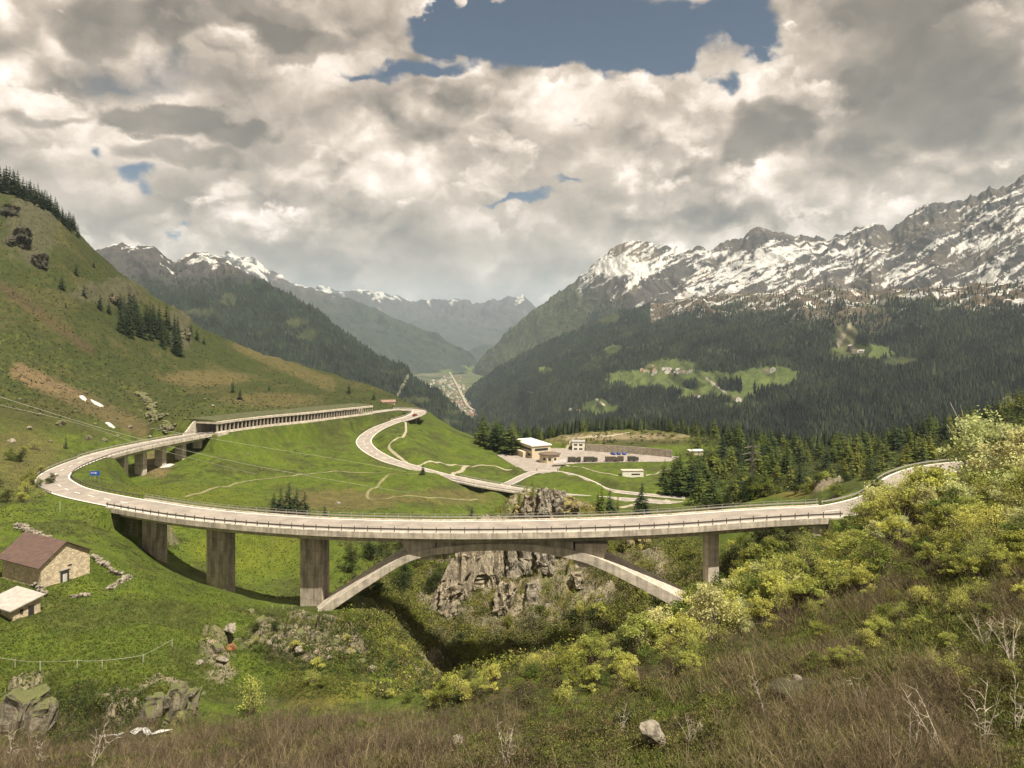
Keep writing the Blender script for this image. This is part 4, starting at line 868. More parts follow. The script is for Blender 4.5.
for i, (u, v, s_) in enumerate(((60, 425, 3.4), (88, 440, 2.6), (105, 441, 2.2), (118, 437, 2.0), (50, 443, 1.6), (130, 428, 1.8), (30, 430, 2.), (12, 442, 2.2), (20, 400, 1.8), (140, 412, 1.5), (95, 425, 1.6), (75, 412, 1.4), (205, 400, 1.6), (213, 407, 1.8), (240, 402, 1.5), (150, 438, 1.3), (185, 420, 1.2), (170, 380, 1.2), (110, 372, 1.1), (60, 350, 1.2), (262, 470, 1.), (248, 455, 1.), (300, 455, .9), (338, 504, 1.6), (325, 508, 1.2), (40, 415, 1.5), (65, 448, 1.5), (160, 448, 1.3))):
    boulder(u, v, s_ * .62, 'grey boulder scattered on the grassy left hillside', (BM + BMP)[i % 8], (200., 600.), 'boulders on the left hillside')
# crags: tall fractured slabs standing in the gorge wall and in the stream bank
def crag(u, v, w, h, dep, label, seed, d, mat=M_ROCK, lean=0., group=None, lift=0.):
    p = at(u, v, *d); rng = np.random.default_rng(seed); IC = IC5 if w * h > 30 else IC4; V = IC[0].copy(); Fc = IC[1]
    V = np.sign(V) * np.abs(V) ** .38                   # squarer block
    for _ in range(12):
        n = rng.normal(size=3) * np.array([1, 1, .5]); n /= np.linalg.norm(n); dd = V @ n; lim = rng.uniform(.8, 1.15); V -= np.outer(np.maximum(0, dd - lim), n)
    V = V * np.array([w / 2, dep / 2, h / 2])
    q = V[:, 0] + V[:, 2] * .25; rr = ridged(q / 2.6 + seed, V[:, 2] / 9., 4, seed); f_ = fbm(V[:, 0] / 1.5 + seed, V[:, 2] / 1.5 + V[:, 1] / 2., 4, seed + 3)
    nrm = V / np.maximum(np.linalg.norm(V, axis=1), .1)[:, None]; V = V + nrm * ((rr - .5) * 2.0 + f_ * 1.1)[:, None] * min(w, h) / 8
    n3 = ridged(V[:, 0] / .9 + V[:, 1] / 1.3 + seed, V[:, 2] / 2.2 + V[:, 1] * .4, 4, seed + 5, .6); c1_, c2_, ci_ = cellular(V[:, 0] / 2.3 + V[:, 1] / 3. + seed, V[:, 2] / 4.2 + V[:, 1] / 5., seed)
    V = V + nrm * ((n3 - .5) * .45 + (ci_ - .5) * .9 - sstep(.09, 0., c2_ - c1_) * .7)[:, None]
    V[:, 0] += V[:, 2] * lean
    o = link('crag', mesh_np('crag', V, Fc, mat, False), None, (p[0], p[1] + dep * .12, p[2] + h * .28 + lift)); o.rotation_euler = (R(-12), 0, rng.uniform(-.3, .3)); tag(o, label, 'crag', group)
GD_ = (140., 260.)
for i, (u, v, w, h, dp, lab, mt, ln_) in enumerate((
    (462, 590, 8, 17, 7, 'tall pale leaning rock slab low in the gorge under the left half of the arch', M_ROCK, .35), (487, 580, 12, 19, 8, 'broad grey cliff slab in the gorge below the bridge crown', M_ROCK, .1),
    (519, 568, 7, 13, 6, 'narrow pointed rock slab right of the broad cliff slab', M_ROCKP, .15), (545, 565, 6, 9, 5, 'small square crag below the bridge crown', M_ROCKP, 0.), (562, 552, 7, 7, 5, 'light crag tucked under the right spandrel', M_ROCK, 0.),
    (445, 615, 7, 9, 6, 'lowest left crag of the gorge wall', M_ROCK, .4), (505, 612, 5, 8, 5, 'ragged crag low in the scrub of the gorge wall', M_ROCK, .2), (640, 548, 6, 6, 5, 'ochre crag above the right leg of the arch', M_ROCKY, 0.), (532, 604, 4, 6, 5, 'pale crag in the middle of the gorge scrub', M_ROCKP, .1), (578, 592, 4, 4, 4, 'small crag right in the gorge scrub', M_ROCK, 0.))):
    crag(u, v, w, h, dp, lab, 60 + i, GD_, mt, ln_)
for i, (u, v, w, h, dp, lab, mt) in enumerate(((531, 514, 6, 7, 5, 'rocky knob left on the knoll behind the bridge', M_ROCK), (545, 511, 5, 9, 5, 'striped rock knob in the middle of the knoll behind the bridge', M_ROCKP), (557, 511, 5.5, 8, 5, 'rounded rock knob right on the knoll behind the bridge', M_ROCKP), (571, 512, 6, 5.5, 5, 'yellow lichen rock on the right end of the knoll', M_ROCKY), (517, 516, 4, 4, 4, 'low mossy rock at the left foot of the knoll', M_ROCKY))):
    crag(u, v, w * .85, h * .85, dp, lab, 90 + i, (180., 260.), mt, .15)
for i, (u, v, w, h, dp, lab) in enumerate(((18, 722, 4.6, 5.5, 3, 'left crag of the stream bank under the fenced meadow'), (38, 728, 3.2, 4.5, 3, 'second crag from the left in the stream bank'), (152, 715, 3.6, 4.4, 3, 'square crag above the white stream'), (172, 708, 2.6, 4, 2.5, 'narrow crag right of the square one above the stream'), (190, 700, 2.2, 3, 2, 'small crag at the right end of the stream bank'))):
    crag(u, v + 5, w * .9, h * .95, dp, lab, 120 + i, (72., 120.), M_ROCKB, .1, lift=-.5)
for i, (u, v, s_) in enumerate(((262, 622, 2.6), (278, 630, 2.2), (300, 634, 2.4), (318, 640, 2.2), (335, 646, 2.4), (350, 655, 2.6), (268, 645, 1.8), (300, 655, 2.), (250, 612, 2.), (362, 662, 1.8), (425, 664, 1.8), (436, 672, 2.), (445, 660, 1.6), (412, 680, 1.4), (330, 660, 1.5), (200, 665, 1.4), (208, 680, 1.3), (204, 695, 1.2))):
    boulder(u, v, s_ * .42, 'rock of the broken bank between the meadow and the gorge', (BM + BMP)[i % 8], (90., 160.), 'rocks of the meadow bank', sink=.42)

for i, (u, v, w, h, dp, lab) in enumerate(((18, 245, 22, 20, 12, 'broad dark crag high on the left hillside'), (38, 268, 16, 16, 10, 'dark crag below the broad one on the left hillside'), (112, 302, 12, 10, 8, 'crag left of the spruce clump on the hillside'), (184, 338, 12, 13, 8, 'pale crag right of the spruce clump on the hillside'), (8, 215, 16, 12, 10, 'uppermost crag under the skyline spruces'), (130, 300, 10, 8, 7, 'small crag above the spruce clump'))):
    crag(u, v, w * .7, h * .65, dp, lab, 150 + i, (300., 720.), M_ROCKD if i in (0, 1, 4) else M_ROCKB, .2)
# stream with its foam
M_FOAM = simple('white_water', (.72, .70, .66), .35, 2, .15)
o = drape([(100, 741, 70., 110.), (112, 738, 70., 110.), (124, 736, 70., 110.)], .45, M_FOAM, 'stream', .35); o = drape([(132, 737, 70., 110.), (145, 733, 70., 110.), (156, 736, 70., 110.), (170, 733, 70., 120.)], .8, M_FOAM, 'stream', .4)
M_OLDSNOW = simple('old_snow', (.44, .42, .38), .8, 1.5, .25)
# old snow lying on the hillside
for i, (u, v, l_, w_, lab) in enumerate(((83, 399, 3, 1.5, 'upper thin strip of old snow on the brown scar'), (97, 404, 6.5, 1.8, 'longest patch of old snow on the brown scar'), (166, 466, 3, 4., 'patch of old snow between the viaduct piers'), (110, 425, 4.5, 1.2, 'thin strip of old snow above the viaduct'))):
    c = np.array(at(u, v, 240., 420.)); ang = R(-35) if i != 2 else 0; nth = 22; rng = np.random.default_rng(i); rr = rng.uniform(.7, 1.1, nth); th = np.linspace(0, 2 * np.pi, nth, endpoint=False)
    x = np.cos(th) * l_ * rr; y = np.sin(th) * w_ * rr; X = c[0] + x * math.cos(ang) - y * math.sin(ang); Y = c[1] + x * math.sin(ang) + y * math.cos(ang); X2 = c[0] + (X - c[0]) * .6; Y2 = c[1] + (Y - c[1]) * .6
    V = np.concatenate([np.stack([X, Y, ground_z(X, Y) + .02], 1), np.stack([X2, Y2, ground_z(X2, Y2) + .5], 1), [[c[0], c[1], gz(c[0], c[1]) + .6]]]); k = np.arange(nth); k2 = (k + 1) % nth
    tag(link('snow_patch', mesh_np('snow_patch', V, [np.stack([k, k2, k2 + nth, k + nth], 1), np.stack([k + nth, k2 + nth, np.full(nth, 2 * nth)], 1)], M_OLDSNOW, True)), lab, 'snow patch', 'old snow patches')

# ------------------------------------------------------------------ signs, fences, cables
p = pz(87, 478, -44.2); p = (-122.5, 205.5, gz(-122.5, 205.5)); t = empty('road_sign', p, 0, 'wide blue direction sign on two posts inside the left road bend', 'road sign')
m = MB(); m.box((0, 0, 2.6), (2.9, .08, 1.25)); m.build('panel', M_BLUE, t)
m = MB(); m.box((-.5, -.06, 2.7), (1.4, .03, .14)); m.add([(.2, -.07, 2.45), (.7, -.07, 2.7), (.2, -.07, 2.95)], [(0, 1, 2)]); m.build('arrow', M_PAINT, t)
for sx in (-1.2, 1.2): m = MB(); m.box((sx, .09, 1.1), (.1, .1, 2.9)); m.build('post', M_GALV, t)
def fence(pts, label, h, cat='fence', wire=True, d=(70., 160.), r=.05, group=None):
    P_ = [at(u, v, *d) for u, v in pts]; t = empty('pasture_fence', P_[0], 0, label, cat, group)
    for q_ in P_: m = MB(); m.tube([(0, 0, -.2), (0.02, 0, h)], r, 6); m.build('post', M_WIRE, t, loc=tuple(np.array(q_) - np.array(P_[0])))
    if wire:
        m = MB(); W = []
        for a_, b_ in zip(P_[:-1], P_[1:]):
            a_ = np.array(a_); b_ = np.array(b_)
            W += [tuple(a_ + (b_ - a_) * k + np.array([0, 0, h * .92 - .5 * k * (1 - k) * .6]) - np.array(P_[0])) for k in (0, .33, .66)]
        W.append(tuple(np.array(P_[-1]) + [0, 0, h * .92] - np.array(P_[0]))); m.tube(W, .018, 4); m.build('wire', M_WIRE, t)
fence([(-14, 664), (15, 669), (40, 672), (77, 669), (102, 669), (143, 664), (172, 648)], 'thin white pasture fence of posts and one wire above the stream bank', 1.25)
fence([(272, 609), (283, 610), (292, 611)], 'three short white fence posts in the grass left of the tall pier', .9, wire=False, d=(120., 170.))
for u, v, lab in ((95, 474, 'thin white snow pole left of the bend guardrail'), (205, 515, 'thin white snow pole behind the left end of the bridge'), (60, 505, 'short pole at the bend\'s outer verge')):
    p = at(u, v + 8, 120., 300.); m = MB(); m.tube([(0, 0, -.2), (0, 0, 2.6)], .06, 6); tag(m.build('snow_pole', M_WIRE, None, loc=p), lab, 'snow pole')
def cable(pts, label, r=.045, sag=1.):
    P_ = [np.array(P(*q_)) for q_ in pts]; C = catmull(P_, 4.); m = MB(); m.tube([tuple(x) for x in C], r, 5); tag(m.build('power_cable', M_WIRE), label, 'cable', 'power cables over the meadow')
cable([(-60, 378, 118), (0, 397, 130), (137, 438, 165), (256, 466, 215), (380, 488, 275), (470, 502, 330)], 'upper pale power cable crossing from the left edge over the viaduct', .042)
cable([(-60, 390, 118), (0, 405, 128), (80, 424, 150), (160, 450, 180), (256, 474, 230)], 'lower fainter power cable beside the upper one', .035)
cable([(150, 428, 225), (256, 446, 260), (360, 463, 310), (450, 480, 350)], 'power cable sagging over the middle meadow towards the lower road', .04)
def pylon(u, D, h, label, w=3.2):
    p = on(u, D); t = empty('power_pylon', p, R(20), label, 'power pylon'); m = MB()
    lv = np.linspace(0, h, 9); hw = lambda z: w / 2 * (1 - z / h * .85)
    for sx, sy in ((1, 1), (-1, 1), (-1, -1), (1, -1)): m.tube([(sx * hw(0), sy * hw(0), -1), (sx * hw(h), sy * hw(h), h)], .13, 4)
    for a_, b_ in zip(lv[:-1], lv[1:]):
        A_ = hw(a_); B_ = hw(b_)
        for s1 in (-1, 1): m.tube([(-A_, s1 * A_, a_), (B_, s1 * B_, b_)], .07, 3); m.tube([(A_, s1 * A_, a_), (-B_, s1 * B_, b_)], .07, 3); m.tube([(s1 * A_, -A_, a_), (s1 * B_, B_, b_)], .07, 3); m.tube([(s1 * A_, A_, a_), (s1 * B_, -B_, b_)], .07, 3)
    m.build('lattice_mast', M_STEEL, t)
    for z_, l_ in ((h * .97, 4.5), (h * .86, 6.), (h * .75, 4.5)): m = MB(); m.tube([(-l_, 0, z_), (0, 0, z_ + .7), (l_, 0, z_)], .12, 4); m.tube([(-l_, 0, z_), (l_, 0, z_)], .09, 4); m.build('cross_arm', M_STEEL, t)
pylon(752, 330, 27, 'lattice power pylon rising among the green conifers', 3.6)

# ------------------------------------------------------------------ the depot by the lower road
def boxb(parent, c, d1, d2, l1, l2, z0, z1, mat, name):
    c = np.array(c, float); q = [c, c + d2 * l2, c + d2 * l2 + d1 * l1, c + d1 * l1]; m = MB(); m.prism([tuple(x) for x in q], z0, z1); return m.build(name, mat, parent)
d1 = np.array([-.42, .907]); d2 = np.array([.907, .42])
t = empty('depot_building', (12.3, 430, Z), 0, 'long cream flat-roofed building with dark window bands beside the yard', 'building'); o0 = np.zeros(2)
boxb(t, o0, d1, d2, 28, 13, -1, 7.4, M_CREAM, 'wall'); boxb(t, o0 - d1 * .6 - d2 * .6, d1, d2, 29.2, 14.2, 7.4, 8.0, M_WHITE, 'roof')
for z0 in (1.2, 4.4): boxb(t, d1 * 1.5 - d2 * .06, d1, d2, 25, .1, z0, z0 + 1.5, M_GLASS, 'window')
boxb(t, d1 * 6 - d2 * 3.2, d1, d2, 21, 3.1, -1, 3.4, M_CREAM, 'annexe'); boxb(t, d2 * 2 - d1 * .06, d1, d2, .1, 9, 4.4, 5.9, M_GLASS, 'window')
t = empty('round_building', (22.5, 419.5, Z), 0, 'low round cream building with a dark brown roof rim next to the depot', 'building')
poly = [(6 * math.cos(a_), 5.6 * math.sin(a_)) for a_ in np.linspace(0, 2 * np.pi, 11)[:-1]]
m = MB(); m.prism(poly, -.6, 4.6); m.build('wall', M_CREAM, t); m = MB(); m.prism([(x * 1.12, y * 1.12) for x, y in poly], 4.6, 5.2); m.add([(x * 1.12, y * 1.12, 5.2) for x, y in poly] + [(0, 0, 6.2)], [(k, (k + 1) % 10, 10) for k in range(10)]); m.build('roof', M_ROOFB, t)
for a_ in (-2.2, -1.6, -1.0): m = MB(); m.box((5.72 * math.cos(a_), 5.4 * math.sin(a_), 2.4), (1.6, .16, 1.5), a_ + math.pi / 2); m.build('window', M_GLASS, t)
t = empty('canopy', (27.5, 407, Z), R(12), 'low grey canopy roof in front of the round building', 'canopy')
m = MB(); m.add([(-4.4, -2, 1.6), (4, -2, 2.4), (4, 2, 3.4), (-2.6, 2, 2.6), (-4.4, -2, 1.75), (4, -2, 2.55), (4, 2, 3.55), (-2.6, 2, 2.75)], [(3, 2, 1, 0), (4, 5, 6, 7), (0, 1, 5, 4), (1, 2, 6, 5), (2, 3, 7, 6), (3, 0, 4, 7)]); m.build('roof', M_ROOFG, t)
for x, y, h in ((-3.6, -1.7, 1.7), (3.6, -1.7, 2.4), (3.6, 1.7, 3.3), (-2.2, 1.7, 2.7)): m = MB(); m.box((x, y, h / 2 - .1), (.2, .2, h)); m.build('leg', M_GALV, t)
x0 = pz(578.5, 450.5, Z); t = empty('white_house', (x0[0], x0[1], Z), R(-6), 'small white two-storey house with four dark windows at the end of the stone wall', 'house')
m = MB(); m.box((0, 3, 2.5), (8.2, 6, 6)); m.build('wall', M_WHITE, t); m = MB(); m.box((0, 3, 5.7), (8.8, 6.6, .45)); m.build('roof', M_ROOFG, t)
for x in (-1.9, 1.5):
    for z_ in (1.0, 3.7): m = MB(); m.box((x, -.03, z_), (2.2, .1, 1.1)); m.build('window', M_GLASS, t)
wl = catmull([pz(586, 450.8, Z), pz(610, 452.3, Z), pz(640, 454.4, Z), pz(672, 457.4, Z)], 3.)
o = link('retaining_wall', sweep(wl, [(-.4, -.5), (.5, -.5), (.35, 4.6), (-.4, 4.6)], M_RETAIN, 'retaining_wall')); tag(o, 'long stone retaining wall behind the parking yard', 'wall')
for i in range(8): pass
x0 = (633, 477.5); p = at(*x0, 320., 420.); t = empty('bunker', p, R(3), 'small low white concrete building with one dark slit on the meadow', 'building')
m = MB(); m.box((0, 2, 1.4), (11.5, 4, 4.2)); m.build('wall', M_WHITE, t); m = MB(); m.box((1.5, -.03, 1.7), (4.6, .1, .7)); m.build('window', M_DARK, t); m = MB(); m.box((0, 2, 3.6), (12, 4.5, .3)); m.build('roof', M_CONC, t)
p = at(697, 456, 300., 470.); t = empty('white_shed', p, R(8), 'white-roofed shed half hidden among the conifers right of the yard', 'shed'); m = MB(); m.box((0, 2, 1.2), (8, 4, 3)); m.build('wall', M_CREAM, t); m = MB(); m.box((0, 2, 2.9), (9, 5, .4)); m.build('roof', M_PAINT, t)
p = on(388, 545); t = empty('ridge_house', (p[0], p[1], p[2] - 3.2), R(10), 'pinkish low house peeking over the ridge beyond the hairpin', 'house'); m = MB(); m.box((0, 3, 2), (11, 6, 5)); m.build('wall', M_CREAM, t); m = MB(); m.add([(-6, -.6, 4.4), (6, -.6, 4.4), (6, 3, 6), (-6, 3, 6), (-6, 6.6, 4.4), (6, 6.6, 4.4)], [(0, 1, 2, 3), (3, 2, 5, 4), (0, 3, 4), (1, 5, 2), (0, 4, 5, 1)]); m.build('roof', simple('faded_pink_roof', (.21, .13, .10), .85, .8, .3), t)
for z_ in (1.6,):
    for x in (-3, 0, 3): m = MB(); m.box((x, -.03, z_ + .6), (1.2, .1, 1.2)); m.build('window', M_GLASS, t)

def wheel_mesh(r, w, name='wheel'):
    m = MB(); m.tube([(0, -w / 2, 0), (0, w / 2, 0)], r, 14); return m.mesh(name, M_TYRE)
WH = wheel_mesh(.33, .22); WHT = wheel_mesh(.52, .35)
def car(u, v, paint, label, rz, d=(300., 520.), group=None, pos=None):
    p = pos or at(u, v, *d); t = empty('car', p, rz + (0 if not group else random.uniform(-.5, .5)), label, 'car', group)
    prof = [(-2.1, .35), (2.1, .35), (2.15, .75), (1.2, .95), (.55, 1.42), (-1.2, 1.45), (-1.95, .95), (-2.15, .8)]
    m = MB(); n = len(prof)
    m.add([(x, y * (1 if z < 1 else .82), z) for y in (-.85, .85) for x, z in prof], [tuple(range(n)), tuple(range(2 * n - 1, n - 1, -1))] + [(k, k + n, (k + 1) % n + n, (k + 1) % n) for k in range(n)]); m.build('body', paint, t)
    m = MB(); m.box((-.35, 0, 1.18), (1.7, 1.62, .34), taper=.9); m.build('side_windows', M_GLASS, t); m = MB(); m.box((.92, 0, 1.2), (.5, 1.35, .42), ry=R(38), taper=.9); m.build('windscreen', M_GLASS, t)
    for sx in (-1.3, 1.3):
        for sy in (-.8, .8): link('wheel', WH, t, (sx, sy, .33))
    return t
cr = ROAD[np.argmin((ROAD[:, 0] + 66) ** 2 + (ROAD[:, 1] - 463) ** 2)]
car(0, 0, M_CARR, 'dark red car rounding the far hairpin', R(-110), pos=(cr[0] + 1.6, cr[1] + .4, cr[2] + .03))
for u, lab in ((613, 'leftmost of the three blue cars by the stone wall'), (618.5, 'middle of the three blue cars by the stone wall'), (624, 'rightmost of the three blue cars by the stone wall')):
    q = pz(u, 454.6, Z); car(0, 0, M_CARB, lab, R(82), group='blue cars parked at the wall', pos=(q[0], q[1], Z + .01))
def truck(u, v, L_t, mat, label, rz=0., cab=True):
    q = pz(u, v, Z); t = empty('truck', (q[0], q[1], Z), rz, label, 'truck', 'covered trucks parked in the yard')
    m = MB(); m.box((0, 0, 2.0), (L_t, 2.4, 2.0), taper=.96); m.build('cargo_cover', mat, t); m = MB(); m.box((0, 0, .85), (L_t, 2.0, .3)); m.build('chassis', M_TYRE, t)
    if cab:
        m = MB(); m.box((L_t / 2 + .95, 0, 1.6), (1.7, 2.2, 1.9), taper=.9); c_ = m.build('cab', mat, t); m = MB(); m.box((L_t / 2 + 1.72, 0, 2.0), (.12, 1.8, .7)); m.build('windscreen', M_GLASS, c_)
    for sx in (-L_t / 2 + .8, L_t / 2 - .8):
        for sy in (-1, 1): link('wheel', WHT, t, (sx, sy, .5))
truck(571.5, 462, 4.6, M_OLIVE, 'leftmost short olive truck in the yard'); truck(579.2, 462, 1.9, M_OLIVE, 'tiny covered trailer between the two left trucks', cab=False); truck(589, 461.8, 6.6, M_OLIVE, 'longest olive truck, third from the left in the yard')
truck(610.5, 461.6, 6.4, M_OLIVE2, 'dark brown truck, fourth from the left in the yard'); truck(620.5, 461.2, 3.6, M_OLIVE2, 'short reddish-brown trailer touching the brown truck', cab=False); truck(631.5, 461.3, 4.8, M_OLIVE, 'rightmost square olive truck in the yard')

def person(x, y, z, rz, m_top, m_leg, label, stride=.18):
    pts = {'pel': (0, 0, .95), 'chest': (0, .02, 1.32), 'neck': (0, .01, 1.5), 'head': (0, -.02, 1.64), 'top': (0, -.01, 1.75),
           'hl': (.09, 0, .9), 'kl': (.10, -stride * .6, .5), 'al': (.10, -stride, .08), 'tl': (.10, -stride - .16, .04), 'hr': (-.09, 0, .9), 'kr': (-.10, stride * .3, .5), 'ar': (-.10, stride, .1), 'tr': (-.10, stride - .15, .04),
           'sl': (.18, .02, 1.42), 'el': (.24, .08, 1.14), 'wl': (.25, -.04, .9), 'fl': (.25, -.07, .8), 'sr': (-.18, .02, 1.42), 'er': (-.24, -.02, 1.14), 'wr': (-.25, -.14, .93), 'fr': (-.25, -.18, .84)}
    ed = [('pel', 'chest'), ('chest', 'neck'), ('neck', 'head'), ('head', 'top'), ('pel', 'hl'), ('hl', 'kl'), ('kl', 'al'), ('al', 'tl'), ('pel', 'hr'), ('hr', 'kr'), ('kr', 'ar'), ('ar', 'tr'), ('chest', 'sl'), ('sl', 'el'), ('el', 'wl'), ('wl', 'fl'), ('chest', 'sr'), ('sr', 'er'), ('er', 'wr'), ('wr', 'fr')]
    rad = dict(pel=.15, chest=.16, neck=.065, head=.1, top=.07, hl=.1, kl=.065, al=.045, tl=.035, hr=.1, kr=.065, ar=.045, tr=.035, sl=.065, el=.045, wl=.032, fl=.03, sr=.065, er=.045, wr=.032, fr=.03)
    ks = list(pts); me = bpy.data.meshes.new('person'); me.from_pydata([pts[k] for k in ks], [(ks.index(a_), ks.index(b_)) for a_, b_ in ed], [])
    o = link('person', me); md = o.modifiers.new('s', 'SKIN'); sv = me.skin_vertices[0].data
    for i, k in enumerate(ks): sv[i].radius = (rad[k], rad[k]); sv[i].use_root = (k == 'pel')
    s2 = o.modifiers.new('d', 'SUBSURF'); s2.levels = s2.render_levels = 1
    me.materials.append(m_leg); o.location = (x, y, z); o.rotation_euler = (0, 0, rz); tag(o, label, 'person')
    m = MB(); m.tube([(0, .01, .88), (0, .02, 1.1), (0, .02, 1.35), (0, .02, 1.48)], [.19, .18, .2, .1], 10); m.build('jacket', m_top, o, True)
    m = MB(); m.tube([(0, .01, 1.58), (0, 0, 1.68), (0, 0, 1.78)], [.11, .125, .06], 10); m.build('hair', M_TYRE, o, True)
q = pz(536.8, 471.5, Z); person(q[0], q[1], Z, R(20), M_CLOTH, M_CLOTH, 'person in dark clothes walking on the plaza left of the other walker')
q = pz(557.5, 471.5, Z); person(q[0], q[1], Z, R(-60), M_CLOTH2, M_CLOTH, 'person in a brown jacket walking near the canopy')

# ------------------------------------------------------------------ hamlets and the town far below
def on_m(M, u, v):
    k = np.argmin((M['U'] - u) ** 2 + (M['V'] - v) ** 2 + (M['t'] <= 0) * 1e6); return (float(M['X'].flat[k]), float(M['Y'].flat[k]), float(M['Z'].flat[k]))
HMESH = []
for i, (wm, rm) in enumerate(((M_WHITE, M_ROOFB), (M_CREAM, M_ROOFR), (M_WHITE, M_ROOFG), (M_CREAM, M_ROOFB), (M_ROOFB, M_ROOFG))):
    m = MB(); w_, l_, h_ = 5, 6.5, 6; vs = [(x, y, z) for y in (-l_, l_) for x, z in ((-w_, -4), (w_, -4), (w_, h_), (0, h_ + 3.6), (-w_, h_))]
    m.add(vs, [(0, 1, 2, 3, 4), (9, 8, 7, 6, 5), (1, 6, 7, 2), (0, 4, 9, 5)], 0)
    m.add([(x * 1.12, y * 1.08, z + .15) for y in (-l_, l_) for x, z in ((-w_, h_ - .3), (0, h_ + 3.6), (w_, h_ - .3))], [(0, 1, 4, 3), (1, 2, 5, 4)], 1)
    for x in (-2.5, 0, 2.5):
        for z in (1, 4): m.box((x, -l_ - .05, z), (1.2, .1, 1.4), m=2)
    HMESH.append(m.mesh('house', [wm, rm, M_GLASS]))
rng = np.random.default_rng(99)
def house(p, i, label, group, sc=1., name='house'):
    o = link(name, HMESH[i], None, p); o.rotation_euler = (0, 0, rng.uniform(-.5, .9)); o.scale = (sc * rng.uniform(.8, 1.3), sc * rng.uniform(.8, 1.3), sc * rng.uniform(.8, 1.1)); tag(o, label, 'house', group)
for k in range(26):
    u = rng.uniform(640, 692); v = 371.5 + (u - 640) * .03 + rng.normal(0, 1.6); house(on_m(R_FRONT, u, v), [1, 1, 0, 3, 2][k % 5] if u < 662 else [0, 0, 2, 4][k % 4], 'small house of the hamlet on the mountain meadow', 'houses of the mountain hamlet', .95)
for u, v, i, lab in ((768, 374, 0, 'lone white house at the right end of the hamlet meadow'), (773, 371, 2, 'grey house just above the lone white one'), (698, 399, 0, 'white farmhouse below the hamlet at the wood\'s edge'), (738, 400, 0, 'pale cabin right of the white farmhouse'), (578, 412, 1, 'cream house on the lowest meadow of the mountain'), (570, 411, 0, 'white house beside the cream one on the lowest meadow'), (856, 352, 0, 'left cabin on the small upper meadow'), (862, 353, 2, 'right cabin on the small upper meadow'), (851, 349, 4, 'dark cabin highest on the small upper meadow')):
    house(on_m(R_FRONT, u, v), i, lab, None, 1.1)
for k in range(190):
    tt = rng.random() ** .8; v = 376 + 40 * tt; D = 398 * F / (v - CV); c_ = np.interp(v, [370, 385, 395, 405, 418], [440, 447, 456, 463, 480]); u = c_ + rng.normal(0, 1) * np.interp(v, [376, 388, 400, 418], [9, 13, 8, 4])
    house(((u - CU) / F * D, D, -399), int(rng.integers(0, 4)), 'house of the town filling the valley floor far below', 'houses of the valley town', 1.15 * D / 5000 + .25)
HW = catmull([((u - CU) / F * 396 * F / (v - CV), 396 * F / (v - CV), -392) for u, v in ((449, 372), (456, 384), (462, 396), (468, 407), (480, 414), (500, 421), (520, 426), (560, 431))], 30)
tag(link('motorway', strip(HW, -7, 7, 3, M_TRACK, 'motorway')), kind='structure')
# ------------------------------------------------------------------ vegetation
M_BARK = simple('bark', (.10, .075, .055), .9, 4, .3); M_TWIGP = simple('pale_twigs', (.42, .36, .28), .85, 4, .25)
M_SPRUCE = leafy('spruce_needles', (.026, .042, .016), .35, .1); M_LARCH = leafy('larch_needles', (.17, .20, .038), .3, .35); M_PINE = leafy('pine_needles', (.095, .125, .028), .3, .25)
M_BUSHY = leafy('yellow_green_leaves', (.54, .55, .13), .2, .45, .015); M_BUSHP = leafy('pale_leaves', (.62, .62, .26), .15, .4, .02); M_BUSHG = leafy('green_leaves', (.19, .225, .04), .3, .35, .03)
M_BUSHD = leafy('dark_leaves', (.065, .085, .022), .3, .25, .03); M_SCRUB = leafy('mixed_scrub_leaves', (1, 1, 1), .0, .25, 0); M_BRUSH = leafy('mixed_brush', (1, 1, 1), .0, .15, 0)

def conifer_me(seed, mat, wid=.2, whorls=20, boughs=9, droop=.28, gap=.0, up=.0):
    rng = np.random.default_rng(seed); V = []; Fc = []; Cc = []
    def tri(a, b, c, t): k = len(V); V.extend([a, b, c]); Fc.append((k, k + 1, k + 2)); Cc.extend([t] * 3)
    for w in range(whorls):
        f = w / whorls; z = .08 + .90 * f + rng.uniform(-.01, .01); r0 = wid * (1 - f) ** .8 * rng.uniform(.75, 1.15) + .012
        for b in range(boughs):
            if rng.random() < gap: continue
            th = rng.uniform(0, 6.283); r = r0 * rng.uniform(.6, 1.2); dx, dy = math.cos(th), math.sin(th); px, py = -dy, dx
            t = rng.uniform(.6, 1.5) * np.array([1, 1, 1.]) + np.array([rng.uniform(-.1, .08), 0, -.1]); dr = droop * r * rng.uniform(.6, 1.3) - up * r; wd = r * .30
            c0 = np.array([dx * r * .08, dy * r * .08, z + .012]); tip = np.array([dx * r, dy * r, z - dr])
            for k in range(3):
                q = .25 + .25 * k; mid = c0 + (tip - c0) * q; e = wd * (1.15 - q) * rng.uniform(.8, 1.2)
                for s in (-1, 1):
                    out = mid + np.array([px, py, 0]) * s * e + np.array([dx, dy, 0]) * r * .12 + [0, 0, -.35 * e - .01]
                    tri(tuple(c0 + (tip - c0) * max(0, q - .22)), tuple(mid + (tip - c0) * .22), tuple(out), t * rng.uniform(.8, 1.2))
            tri(tuple(c0 + (tip - c0) * .5 + np.array([px, py, 0]) * wd * .25), tuple(c0 + (tip - c0) * .5 - np.array([px, py, 0]) * wd * .25), tuple(tip), t * 1.15)
    tri((.008, 0, .93), (-.008, 0, .93), (0, 0, 1.0), np.ones(3)); tri((0, .008, .93), (0, -.008, .93), (0, 0, 1.0), np.ones(3))
    return mesh_np('crown', V, np.array(Fc), mat, False, np.array(Cc))
m = MB(); m.tube([(0, 0, -.06), (0, 0, .5), (0, 0, .95)], [.016, .010, .003], 6); TRUNK = m.mesh('trunk', M_BARK)
